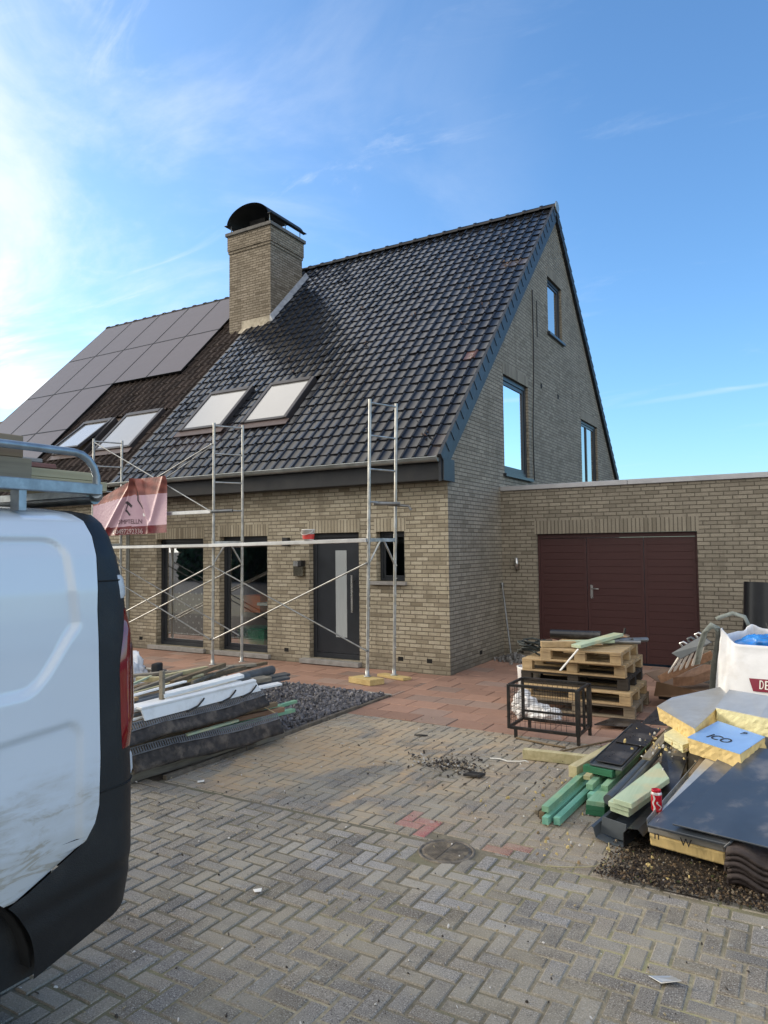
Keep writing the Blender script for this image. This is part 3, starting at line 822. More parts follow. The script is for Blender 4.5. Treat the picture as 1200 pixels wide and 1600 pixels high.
m = MB(); m.box(xc-0.25, xc+0.25, CY0+0.3, CY1-0.3, 10.0, 10.28); m.lathe((xc+0.45,CY1-0.25,9.93), [(0.09,0),(0.09,0.12),(0.07,0.12),(0.07,0.0)], 14); m.build('flue', M['void'], chim)
m = MB()
for k in range(8):
    s0 = 5.85 + k*0.262
    a, b = rp(CX1+0.004, s0, 0.02), rp(CX1+0.004, s0+0.28, 0.02)
    m.hexa([a, a+Vector((0.10,0,0)), b+Vector((0.10,0,0)), b, a+Vector((0,0,0.16)), a+Vector((0.014,0,0.16)), b+Vector((0.014,0,0.16)), b+Vector((0,0,0.16))])
m.build('side_flashing', M['lead'], chim)
m = MB(); m.box(-11.98, CX1+0.012, CY0-0.012, CY0-0.001, 7.22, 7.60); q = rp(0, 5.72, 0.05)
m.hexa([(-11.98,CY0-0.16,7.24),(CX1+0.02,CY0-0.16,7.24),(CX1+0.02,CY0-0.002,7.40),(-11.98,CY0-0.002,7.40),(-11.98,CY0-0.16,7.25),(CX1+0.02,CY0-0.16,7.25),(CX1+0.02,CY0-0.002,7.42),(-11.98,CY0-0.002,7.42)])
M['mortar_apron'] = pmat('mortar_apron', (0.42,0.37,0.28), 0.85, var=0.3, scale=9, bump=0.5, dirt=(0.2,0.16,0.1), dirt_amt=0.6)
m.build('front_flashing', M['mortar_apron'], chim)

# ---------------- neighbour's half
nb = thing('house', 'neighbouring brick house under old brown tiles with solar panels across its roof', 'house', (-15.3, 14.0, 0))
NO = -0.10; NEY, NEZ = EY - NO*SP*0 , EZ - 0.12
NR = 8.12; NYR, NZR = NEY+NR*CP, NEZ+NR*SP
XN = -18.95
m = MB(); NW = [(-16.6,-14.2,0.9,2.1), (-13.6,-12.5,0.09,2.1)]
cut_wall(m, (XN, XP-0.002, -0.05, 2.97), NW, PF, 0.15, 1)
m.poly([(XN,YF,0),(XN,YF,3.1),(XN,NYR,NZR-0.1),(XN,2*NYR-YF,3.1),(XN,2*NYR-YF,0)])
m.poly([(XP-0.004,YF,0),(XP-0.004,YF,3.1),(XP-0.004,NYR,NZR-0.1),(XP-0.004,2*NYR-YF,3.1),(XP-0.004,2*NYR-YF,0)])
m.poly([(XN,2*NYR-YF,0),(XP,2*NYR-YF,0),(XP,2*NYR-YF,3.1),(XN,2*NYR-YF,3.1)])
m.build('wall', M['brick'], nb)
for h in NW:
    w_ = window(nb, h, 'F', M['glass'], 0.09, mull=[(h[0]+h[1])/2] if h[1]-h[0] > 1.5 else None)
    sill(nb, h, 0.1, 0, 0.07).build('sill', M['sill'], w_)
M['nb_fascia'] = pmat('brown_fascia', (0.07,0.045,0.03), 0.6, var=0.2)
m = MB(); m.box(XN, XP-0.002, 9.40, YF+0.1, 2.87, 3.05); m.build('fascia', M['nb_fascia'], nb)
gutter(nb, XN, XP-0.003, 9.305, 3.10)
PX = [-12.80-1.22*k for k in range(6)]; PS = [8.0-1.9*k for k in range(5)]
NSK = [(-14.86,-13.72,1.33,2.55), (-13.42,-12.20,1.30,2.64)]
def n_skip(x, s):
    if any(a-0.02 < x < b+0.02 and c-0.02 < s < d_+0.02 for a, b, c, d_ in NSK): return True
    return x < -12.95 and s > 4.4 or x < -15.4 and s > 0.8
def tone_old(x, s):
    v = rnd.uniform(0.6, 1.35); return (0.050*v, 0.036*v, 0.029*v, 1)
m = MB(); tile_field(m, XN, XP-0.004, 0.0, NR-0.05, 0.205, 0.30, tone_old, NEY, NEZ, n_skip, roll=0.045)
nroof = m.build('roof', M['old_tile'], nb)
m = MB(); q = lambda X, s, o: rp(X, s, o, NEY, NEZ)
m.poly([q(XN,0.02,-0.04),q(XP,0.02,-0.04),q(XP,NR,-0.04),q(XN,NR,-0.04)])
m.poly([(XN,2*NYR-NEY,NEZ),(XN,NYR,NZR),(XP,NYR,NZR),(XP,2*NYR-NEY,NEZ)])
m.build('roof_deck', M['nb_fascia'], nroof)
ridge(nroof, XN, XP-0.3, NYR, NZR+0.02, M['old_tile'], lambda: (0.075*rnd.uniform(0.7,1.2),0.06,0.05,1), 0.42, 0.13)
skylight(nroof, *NSK[0], NEY, NEZ, open_=0.12); skylight(nroof, *NSK[1], NEY, NEZ)
M['pv'] = pmat('solar_glass', (0.082,0.066,0.072), 0.42, var=0.05, scale=2, spec=0.45, coat=0.0, rvar=0.06)  # hazy sky reflection put into the purple-grey base colour
M['pv_frame'] = pmat('solar_frame', (0.012,0.012,0.013), 0.4, metal=0.4)
ordn = ['nearest the chimney','second from the chimney','third from the chimney','fourth from the chimney','farthest from the chimney']
rown = ['top row under the ridge','second row below the ridge','third row below the ridge','bottom row beside the open roof window']
for r in range(4):
    for c in range(5 if r < 2 else 5):
        if r >= 2 and c < 2: continue
        xa, xb, sb, sa = PX[c+1]+0.008, PX[c]-0.008, PS[r]-0.008, PS[r+1]+0.008
        if r >= 2: od = ['at the right end','in the middle','at the left end'][c-2]
        else: od = ordn[c]
        th = thing('solar_panel', 'dark solar panel %s, %s' % (od, rown[r]), 'solar panel', q((xa+xb)/2, sa, 0.05), 'solar panels on the neighbouring roof')
        f = MB(); w_ = 0.012
        for (a0,a1,b0,b1) in ((xa,xa+w_,sa,sb),(xb-w_,xb,sa,sb),(xa+w_,xb-w_,sa,sa+w_),(xa+w_,xb-w_,sb-w_,sb)): rbox(f, a0, a1, b0, b1, 0.075, 0.117, 0, NEY, NEZ)
        f.build('frame', M['pv_frame'], th)
        f = MB(); rbox(f, xa+w_, xb-w_, sa+w_, sb-w_, 0.085, 0.113, 0, NEY, NEZ); f.build('cell_sheet', M['pv'], th)
# downpipe at the party line
m = MB(); m.tube([(-11.52,9.31,3.13),(-11.52,9.33,3.0),(-11.52,YF-0.06,2.75),(-11.52,YF-0.06,0.02)], 0.04, 12)
m.build('downpipe', M['zinc'], house)

# far house, only the corner of its roof shows at the left edge
fh = thing('house', 'distant dark roofed house just showing beyond the solar panels', 'house', (-31, 20, 0))
m = MB(); m.box(-36, -26, 16, 24, 0, 4.3); m.build('wall', M['brick'], fh)
m = MB(); 
for yy, sg in ((15.5, 1), (24.5, -1)): m.poly([(-36.3,yy,4.1),(-25.7,yy,4.1),(-25.7,20,8.1),(-36.3,20,8.1)])
m.poly([(-25.7,15.5,4.1),(-25.7,24.5,4.1),(-25.7,20,8.1)])
m.build('roof', M['nb_fascia'], fh, solid=0.1)

# ---------------- garage
YG1 = 11.807
ga = thing('garage', 'flat roofed brick garage with wide maroon door joined to the gable', 'garage', (-1.0, 14.5, 0))
GD = (-3.945,-1.417,-0.02,2.10)
PA = lambda a, z, d: (a, YG1+d, z)
m = MB(); cut_wall(m, (XG+0.002, 4.6, -0.05, 2.86), [GD], PA, 0.14, 1)
m.poly([(4.6,YG1,0),(4.6,17.5,0),(4.6,17.5,2.86),(4.6,YG1,2.86)])
m.build('wall', M['brick_gable'], ga)
m = MB(); m.box(GD[0]-0.03, GD[1]+0.03, YG1-0.004, YG1+0.05, GD[3]+0.001, GD[3]+0.225); m.build('soldier_course', M['brick_gable_soldier'], ga)
M['coping'] = pmat('alu_coping', (0.50,0.50,0.51), 0.4, metal=0.55, var=0.12, scale=4)
for x0, x1 in ((XG+0.003,-2.42),(-2.414,0.6),(0.606,4.63)):
    m = MB(); m.box(x0, x1, YG1-0.035, YG1+0.30, 2.865, 2.945); m.build('coping', M['coping'], ga, bevel=0.004)
m = MB(); m.box(XG+0.003, 4.55, YG1+0.30, 17.5, 2.80, 2.86); m.build('flat_roof', M['asphalt'], ga)
M['maroon'] = pmat('maroon_door', (0.052,0.016,0.015), 0.5, var=0.2, scale=3, stretch=(1,1,25), bump=0.15, bscale=12, dirt=(0.035,0.013,0.012), dirt_amt=0.5)
gdoor_frame = MB(); o = 0.085
gdoor_frame.box(GD[0]+0.002, GD[0]+0.035, YG1+o-0.02, YG1+o+0.05, 0, GD[3]-0.002); gdoor_frame.box(GD[1]-0.035, GD[1]-0.002, YG1+o-0.02, YG1+o+0.05, 0, GD[3]-0.002)
gdoor_frame.box(GD[0]+0.035, GD[1]-0.035, YG1+o-0.02, YG1+o+0.05, GD[3]-0.075, GD[3]-0.002)
gd = gdoor_frame.build('garage_door', M['maroon'], ga, bevel=0.003)
for x0, x1, nm in ((GD[0]+0.038,-3.125,0),(-3.117,-2.222,1),(-2.214,GD[1]-0.038,0)):
    m = MB(); z = 0.02; H_ = GD[3]-0.08; n_ = 17; e_z = (H_-0.02)/n_
    for k in range(n_):
        z0, z1 = 0.02+k*e_z, 0.02+(k+1)*e_z
        m.box(x0, x1, YG1+o, YG1+o+0.04, z0+0.0015, z1-0.0015)
        m.box(x0, x1, YG1+o+0.004, YG1+o+0.045, z1-0.0015, z1+0.0015)
    m.box(x0, x0+0.045, YG1+o-0.006, YG1+o-0.001, 0.02, H_); m.box(x1-0.045, x1, YG1+o-0.006, YG1+o-0.001, 0.02, H_)
    m.build('door_leaf', M['maroon'], gd, bevel=0.002)
m = MB(); m.box(-3.07, -3.03, YG1+o-0.014, YG1+o-0.0065, 1.03, 1.25); m.tube([(-3.05,YG1+o-0.012,1.19),(-3.05,YG1+o-0.055,1.19),(-2.93,YG1+o-0.055,1.185)], 0.010, 8); m.build('handle', M['steel'], gd)

# ---------------- small fixtures on the walls
th = thing('wall_lamp', 'stainless up-and-down wall lamp beside the maroon garage door', 'wall lamp', (-4.29, YG1-0.04, 1.5))
m = MB(); m.lathe((-4.29,YG1-0.055,1.5), [(0.0,0.0),(0.032,0.0),(0.032,0.20),(0.0,0.20)], 16); m.build('lamp_tube', M['steel'], th)
m = MB(); m.box(-4.325,-4.255,YG1-0.025,YG1-0.001,1.49,1.60); m.build('wall_bracket', M['nb_fascia'], th)
th = thing('wall_lamp', 'small square black wall lamp between the tall window and the front door', 'wall lamp', (-7.565, YF-0.05, 1.93))
m = MB(); m.box(-7.62,-7.51,YF-0.12,YF-0.03,1.945,2.085); m.build('lamp_housing', M['black_plastic'], th, bevel=0.004)
m = MB(); m.box(-7.60,-7.53,YF-0.03,YF-0.001,1.97,2.06); m.build('wall_bracket', M['black_plastic'], th)
th = thing('mailbox', 'narrow stainless mailbox with black lid on the brick beside the front door', 'mailbox', (-7.31, YF-0.06, 1.44))
m = MB(); m.box(-7.40,-7.21,YF-0.10,YF-0.001,1.44,1.60); m.build('box_body', pmat('mirror_steel',(0.20,0.185,0.15),0.25,metal=0.9), th, bevel=0.004)
m = MB(); m.box(-7.39,-7.30,YF-0.115,YF-0.001,1.602,1.69); m.build('lid', M['steel'], th, bevel=0.004)
m = MB(); m.box(-7.298,-7.22,YF-0.115,YF-0.001,1.602,1.70); m.build('letter_slot', M['black_plastic'], th, bevel=0.004)
m = MB(); 
pth = []
for k in range(15):
    f = k/14; z = 7.05 - f*3.85
    pth.append((XG+0.012, 13.72+0.05*math.sin(f*5)-0.14*f+ (0.0 if k<10 else 0.02*(k-10)), z))
m.tube(pth, 0.011, 6); pth2 = [(XG+0.012, 13.98-0.0*k, 6.9-0.25*k) for k in range(4)]
m.tube(pth2, 0.008, 6)
tag(m.build('cable', M['black_plastic']), 'loose black cable hanging down the gable beside the tall window', 'cable')
# ------------------------------------------------------------------ scaffold with banner
M['galv'] = pmat('galvanised', (0.40,0.41,0.40), 0.45, metal=0.7, var=0.3, scale=9, dirt=(0.42,0.38,0.28), dirt_amt=0.5, dscale=7)
M['galv_dark'] = pmat('galvanised_dark', (0.20,0.21,0.215), 0.5, metal=0.6, var=0.3, scale=9, dirt=(0.30,0.27,0.2), dirt_amt=0.4)
M['alu'] = pmat('aluminium', (0.66,0.66,0.65), 0.35, metal=0.8, var=0.15, scale=6, dirt=(0.35,0.33,0.28), dirt_amt=0.4)
FR = [((-11.58,8.80),(-11.36,9.27),0.0),((-8.50,8.80),(-8.26,9.24),0.0),((-5.38,8.62),(-5.22,9.10),0.09)]
sca = thing('scaffold', 'galvanised facade scaffold of three ladder frames with crossed braces in front of the house', 'scaffold', (-8.45, 9.0, 0))
for k, (a, b, zb) in enumerate(FR):
    m = MB(); zb2 = zb*0.5
    tl = 0.09 if k == 2 else 0.03
    A = lambda z: Vector((a[0]+tl*z/4, a[1], z)); B = lambda z: Vector((b[0]+tl*z/4, b[1], z))
    for P, z0 in ((A, zb), (B, zb2)):
        m.tube([P(z0), P(2.02)], 0.024, 10); m.tube([P(2.02), P(4.02)], 0.023, 10)
        m.tube([P(1.96), P(2.10)], 0.028, 10)
        m.lathe(tuple(P(z0)), [(0.0,0.0),(0.055,0.0),(0.055,0.008),(0.03,0.01),(0.028,0.10)], 14)
    for z in (2.55, 3.02, 3.50, 3.97): m.tube([A(z), B(z)], 0.014, 8)
    m.beam(A(2.01), B(2.01), 0.035, 0.05)
    mid = (A(1.99)+B(1.99))/2
    m.tube([A(1.66), mid+Vector((0,-0.06,0))], 0.015, 8); m.tube([B(1.64), mid+Vector((0,0.06,0))], 0.015, 8)
    for z in (0.45, 0.60, 1.05, 1.22, 1.45, 1.64):
        for P in (A, B): m.tube([P(z), P(z)+Vector((0.045,-0.02,0))], 0.007, 6)
    m.build('frame', M['galv'], sca)
def brace(p, q, r=0.0125, mat='galv'):
    m = MB(); m.tube([p, q], r, 8)
    for e_ in (p, q): m.tube([Vector(e_)+Vector((0,-0.02,0)), Vector(e_)+Vector((0,0.02,0))], 0.014, 8)
    return m.build('diagonal_brace', M[mat], sca)
brace((-8.46,8.77,0.42), (-5.36,8.59,1.68)); brace((-8.46,8.765,1.62), (-5.36,8.585,0.45), mat='galv_dark')
brace((-8.52,8.77,1.62), (-11.55,8.77,0.42)); brace((-8.52,8.76,0.42), (-11.55,8.76,1.62), mat='galv_dark')
brace((-8.28,9.22,1.62), (-11.36,9.24,0.42)); brace((-8.28,9.21,0.44), (-11.36,9.23,1.62), mat='galv_dark')
brace((-8.50,8.77,3.66), (-11.5,8.77,2.55), 0.010); brace((-8.50,8.76,2.53), (-11.5,8.76,3.95), 0.010)
for (p, q, w_, h_, nm) in (((-8.49,8.76,1.965),(-5.33,8.60,2.005),0.13,0.055,'deck_beam'), ((-11.6,8.77,1.955),(-8.505,8.76,1.965),0.10,0.05,'deck_beam'), ((-11.5,8.77,2.525),(-8.52,8.77,2.53),0.035,0.06,'rail')):
    m = MB(); m.beam(p, q, w_, h_); m.build(nm, M['alu'], sca, bevel=0.004)
m = MB(); m.tube([(-8.5,8.78,2.53),(-8.12,8.86,2.535)], 0.026, 10); m.build('coupler_tube', M['galv_dark'], sca)
m = MB(); m.tube([(-5.32,8.74,2.535),(-5.02,8.98,2.53)], 0.026, 10); m.tube([(-5.20,8.95,2.52),(-4.96,9.12,2.50),(-4.92,9.13,2.44)], 0.018, 8); m.build('coupler_tube', M['galv_dark'], sca)
M['pine_block'] = wood('pine_block', (0.42,0.30,0.12), (0.60,0.47,0.22), axis=0, grain=40)
M['stone_block'] = pmat('clay_block', (0.22,0.12,0.07), 0.85, var=0.3, bump=0.4)
m = MB(); m.hexa([(-5.62,8.50,0.006),(-5.20,8.40,0.006),(-5.10,8.62,0.006),(-5.52,8.73,0.006),(-5.62,8.50,0.085),(-5.20,8.40,0.085),(-5.10,8.62,0.085),(-5.52,8.73,0.085)])
tag(m.build('timber_block', M['pine_block'], bevel=0.004), 'thick pale timber block under the front foot of the scaffold frame by the small window', 'timber block')
m = MB(); m.hexa([(-5.50,9.08,0.006),(-4.98,8.94,0.006),(-4.92,9.08,0.006),(-5.44,9.22,0.006),(-5.50,9.08,0.044),(-4.98,8.94,0.044),(-4.92,9.08,0.044),(-5.44,9.22,0.044)])
tag(m.build('timber_block', M['pine_block'], bevel=0.003), 'thin yellow board under the rear foot of the scaffold frame by the small window', 'timber block')

# bucket on the deck beam
M['white_plastic'] = pmat('white_plastic', (0.74,0.72,0.68), 0.45, var=0.06, dirt=(0.4,0.36,0.3), dirt_amt=0.3)
M['red_print'] = pmat('red_print', (0.55,0.05,0.04), 0.5, var=0.15)
bk = thing('bucket', 'small white and red bucket on the scaffold beam above the front door', 'bucket', (-6.42, 8.655, 2.02))
bc = (-6.42, 8.655, 2.022)
m = MB(); m.lathe(bc, [(0.0,0.0),(0.080,0.0),(0.097,0.15),(0.102,0.15),(0.102,0.163),(0.090,0.163),(0.087,0.11),(0.0,0.10)], 24); m.build('bucket_body', M['white_plastic'], bk)
m = MB(); m.lathe(bc, [(0.0842,0.015),(0.0925,0.088)], 24); m.build('printed_band', M['red_print'], bk)
m = MB(); m.tube([(bc[0]+0.104*math.cos(a), bc[1]-0.02-0.095*math.sin(a)*0.9, bc[2]+0.148-0.07*math.sin(a)) for a in [math.pi*k/12 for k in range(13)]], 0.004, 6); m.build('handle', M['white_plastic'], bk)

# banner tied between the left and middle frame
def cloth_mat(name, rough=0.5, scale=22, bump=0.25):
    m, t, b = newmat(name)
    a = t.node('ShaderNodeAttribute', attribute_name='Col'); t.l.new(a.outputs['Color'], b.inputs['Base Color'])
    b.inputs['Roughness'].default_value = rough; b.inputs['Specular IOR Level'].default_value = 0.4
    t.l.new(t.bump(t.noise(t.obj(), scale, 3), bump, 0.02), b.inputs['Normal'])
    return m
M['banner'] = cloth_mat('banner_vinyl', 0.45)
BX0, BX1, BYY = -11.46, -9.47, 8.71
def ban(u, v):
    """u along, v up; the top sags between its ties and pleats run down from them"""
    x = BX0 + (BX1-BX0)*u
    top = 2.79 + (3.18-2.79)*min(1, u/0.58) if u < 0.58 else 3.18
    bot = 2.16 + 0.04*u
    z = bot + (top-bot)*v
    def pleat(u0, du, amp, wd):   # crease running from the tie at the top
        c = u0 + du*(1-v); return amp*math.exp(-((u-c)/wd)**2)*(0.35+0.65*v)
    y = BYY + 0.03*math.sin(u*9+1.2)*(0.4+0.6*(1-v)) - pleat(0.57,-0.42,0.085,0.03) - pleat(0.57,-0.22,0.06,0.022) - pleat(0.59,0.20,0.08,0.026) - pleat(0.98,-0.24,0.07,0.03) + pleat(0.57,-0.32,0.05,0.04) + pleat(0.62,0.10,0.05,0.05)
    return Vector((x, y, z))
def ban_col(u, v):
    top = 2.79 + (3.18-2.79)*min(1, u/0.58) if u < 0.58 else 3.18
    h_ = top - 2.17
    zz = v*h_; 
    bt = h_ - (0.06 + 0.24*min(1, u/0.6))
    n = 0.5+0.5*math.sin(u*31+v*17)*math.sin(u*13-v*23)
    if zz < 0.15: return (0.13+0.06*n, 0.032, 0.038, 1)
    if zz > bt: return (0.15+0.20*n, 0.05+0.07*n, 0.045+0.05*n, 1)
    return (0.50, 0.335, 0.40, 1)
bn = thing('banner', 'creased pink and maroon advertising banner tied to the scaffold beside the van', 'banner', ((BX0+BX1)/2, BYY, 2.16))
m = MB(); NU, NV = 110, 56
for j in range(NV):
    for i in range(NU):
        u0, u1, v0, v1 = i/NU, (i+1)/NU, j/NV, (j+1)/NV
        m.add([ban(u0,v0),ban(u1,v0),ban(u1,v1),ban(u0,v1)], [(0,1,2,3)], 0, True, ban_col((u0+u1)/2,(v0+v1)/2))
m.build('sheet', M['banner'], bn, weld=True)
M['ink_dark'] = pmat('dark_ink', (0.03,0.022,0.03), 0.5, var=0.05)
M['ink_grey'] = pmat('faded_ink', (0.16,0.09,0.11), 0.5, var=0.05)
M['ink_white'] = pmat('white_ink', (0.75,0.68,0.68), 0.5, var=0.05)
def on_banner(o):
    b0 = BASE[bn.name]
    for vtx in o.data.vertices:
        p = vtx.co + b0; u = (p.x-BX0)/(BX1-BX0)
        vv = 0.5
        top = 2.79 + (3.18-2.79)*min(1, u/0.58) if u < 0.58 else 3.18
        vv = (p.z - (2.16+0.04*u))/(top-(2.16+0.04*u))
        q = ban(u, vv); vtx.co = Vector((p.x, q.y-0.006-(p.y-BYY)*0.0, p.z)) - b0
face_front = Matrix(((1,0,0),(0,0,-1),(0,1,0)))
for body, sz, mt, x, z in (('0497292336', 0.125, 'ink_white', -10.43, 2.235), ('OMPTELLN', 0.115, 'ink_grey', -10.42, 2.41)):
    o = text_obj('lettering', body, sz, M[mt], bn, (x, BYY, z), face_front); on_banner(o)
m = MB()
def stroke(p, q, wd):
    p, q = Vector((p[0],BYY,p[1])), Vector((q[0],BYY,q[1])); d_ = (q-p).normalized(); n_ = Vector((-d_.z,0,d_.x))*wd/2
    k = 6
    for i in range(k):
        a, b = p+(q-p)*i/k, p+(q-p)*(i+1)/k; m.poly([a-n_, b-n_, b+n_, a+n_])
stroke((-10.47,2.765),(-10.37,2.68),0.05); stroke((-10.50,2.62),(-10.41,2.53),0.035); stroke((-10.445,2.75),(-10.51,2.60),0.012)
stroke((-10.56,2.68),(-10.47,2.78),0.014)
on_banner(m.build('logo_mark', M['ink_dark'], bn)); m = MB()
stroke((-10.245,3.0),(-10.24,2.78),0.022); stroke((-10.24,2.79),(-10.12,2.63),0.022)
on_banner(m.build('logo_mark', M['ink_dark'], bn))
m = MB(); stroke((-10.83,2.26),(-10.86,2.215),0.02); stroke((-10.86,2.215),(-10.80,2.20),0.02); on_banner(m.build('phone_mark', M['ink_white'], bn))
m = MB(); m.tube([(BX1,BYY,3.17),(-8.53,8.78,3.62)], 0.006, 6); m.tube([(BX0+0.02,BYY,2.78),(-11.57,8.79,2.84)], 0.005, 6); m.build('tie_cord', M['galv'], bn)

# ------------------------------------------------------------------ van
M['van_white'] = pmat('van_paint', (0.60,0.67,0.74), 0.22, var=0.03, scale=1.5, coat=0.6, rvar=0.08)  # blue of the reflected sky put into the white paint colour
tv = NT(M['van_white']); bv = tv.n['Principled BSDF']
src = bv.inputs['Base Color'].links[0].from_socket
gp = tv.pos(); gs = tv.sep(gp)
low = tv.smooth(tv.math('ADD', gs[2], tv.math('MULTIPLY', tv.noise(tv.scale(gp,(1,1,3)), 6, 5), 0.55)), 1.46, 1.0)
spots = tv.smooth(tv.noise(tv.scale(gp, (1.0, 0.45, 1.6)), 9, 7, 0.68, 1.5), 0.48, 0.66)
mud = tv.math('ADD', tv.math('MULTIPLY', low, 0.42), tv.math('MULTIPLY', tv.math('MULTIPLY', low, spots), 0.6))
tv.l.new(tv.mix(tv.math('MINIMUM', mud, 0.8), src, (0.30,0.27,0.20,1)), bv.inputs['Base Color'])
M['van_black'] = pmat('van_plastic', (0.007,0.008,0.010), 0.5, var=0.2, scale=5, bump=0.25, bscale=220, dirt=(0.035,0.034,0.031), dirt_amt=0.35, dscale=5)
M['tail_red'] = pmat('tail_lamp_red', (0.17,0.004,0.009), 0.10, var=0.1, coat=1.0)
M['tail_dark'] = pmat('tail_lamp_dark', (0.07,0.006,0.008), 0.15, var=0.1, coat=1.0)
M['reflector'] = pmat('reflector', (0.55,0.56,0.57), 0.25, var=0.1)
M['rubber'] = pmat('tyre_rubber', (0.030,0.030,0.030), 0.85, var=0.3, scale=10, bump=0.4)
M['wheel_steel'] = pmat('wheel_steel', (0.20,0.205,0.21), 0.45, metal=0.7, var=0.2)
M['car_glass'] = pmat('car_glass', (0.012,0.015,0.017), 0.06, var=0.05, coat=1.0)
XV = -2.38; XW = -4.55; XM = (XV+XW)/2
def interp(tbl, z):
    if z <= tbl[0][0]: return tbl[0][1]
    for (a, b), (c, d_) in zip(tbl, tbl[1:]):
        if z <= c: return b + (d_-b)*(z-a)/(c-a)
    return tbl[-1][1]
REAR = [(0.37,2.035),(0.48,2.05),(0.66,2.062),(1.0,2.06),(1.2,2.045),(1.66,2.025),(1.8,2.0),(1.88,1.975),(1.96,1.94),(2.02,1.90),(2.06,1.83),(2.10,1.70)]
SIDE = [(0.37,0.03),(0.55,0.0),(1.1,0.0),(1.55,0.006),(1.75,0.016),(1.88,0.036),(1.96,0.07),(2.02,0.125),(2.055,0.21),(2.085,0.42),(2.11,1.085)]  # inset from the widest line
BORD = [(0.69,1.52),(0.80,1.79),(0.86,1.835),(0.92,1.852),(1.1,1.856),(1.4,1.850),(1.67,1.832),(1.92,1.812),(2.01,1.785),(2.06,1.74),(2.11,1.65)]
RC = 0.15
REAR = [(z, (y*(2.38+interp(SIDE, z))/2.38 if z < 2.09 else 2.02)+0.022) for z, y in REAR]
BORD = [(z, y) for z, y in BORD if z < 1.5] + [(1.67,1.845),(1.80,1.852),(1.92,1.858),(2.01,1.862),(2.06,1.862),(2.11,1.855)]
def sdbox(y, z, y0, y1, z0, z1, r):
    cy_, cz_ = (y0+y1)/2, (z0+z1)/2; dx, dz = abs(y-cy_)-(y1-y0)/2+r, abs(z-cz_)-(z1-z0)/2+r
    return math.hypot(max(dx,0), max(dz,0)) + min(max(dx,dz),0) - r
def sstep(a, b, x):
    t_ = max(0, min(1, (x-a)/(b-a))); return t_*t_*(3-2*t_)
def panel_relief(y, z):
    """pressed panels: a tall one whose foot sweeps up towards the rear, and a lower one"""
    zb = 1.385 + 0.02*(y-1.45) + 0.24*sstep(1.52, 1.80, y)**1.3
    d1 = sdbox(y, z, -0.4, 1.735 + 0.03*sstep(1.95,1.5,z), 1.0, 1.95, 0.09)
    d1 = max(d1, (zb - z)*0.9)
    d2 = sdbox(y, z, -0.4, 1.775, 0.60, 1.262 - 0.0*(1.75-y), 0.07); d2 = max(d2, z - (1.262 - 0.075*(1.75-y)))
    return 0.020*sstep(0.008, -0.016, d1) + 0.013*sstep(0.006, -0.014, d2)
def van_pt(y, z, side=1, relief=True):
    """point on the van's flank at station y and height z, the rear corner rounded"""
    yr = interp(REAR, z); ins = interp(SIDE, z); yc = yr-RC
    x = XV - ins
    if relief and y < 1.84 and z < 2.0: x -= panel_relief(y, z)
    if y > yc:
        t_ = min(1, (y-yc)/RC); x -= RC*(1-math.sqrt(max(0, 1-t_*t_)))
    if side < 0: x = 2*XM - x
    return Vector((x, y, z))
def rear_arc(z, y0, n, side=1):
    """columns from station y0 round the corner to the middle of the back"""
    yr = interp(REAR, z); yc = yr-RC; pts = []
    if y0 < yc: pts += [van_pt(y0+(yc-y0)*k/4, z, side, False) for k in range(4)]; a0 = 0
    else: a0 = math.asin(min(1,(y0-yc)/RC)); pts += [van_pt(y0, z, side, False)]*4
    for k in range(n+1):
        a = a0 + (math.pi/2-a0)*k/n
        x = XV - interp(SIDE, z) - RC*(1-math.cos(a))
        if side < 0: x = 2*XM - x
        pts.append(Vector((x, yc+RC*math.sin(a), z)))
    pts.append(Vector((XM, yr, z)))
    return pts
WC = (1.17, 0.38, 0.44)
van = thing('van', 'white delivery van with black rear corner and bumper parked close on the left', 'van', (XM, -0.6, 0))
zs = [0.82+0.0125*k for k in range(int((2.04-0.82)/0.0125)+1)] + [2.05,2.06,2.07,2.08,2.09,2.10,2.11]
FRONT = -2.0
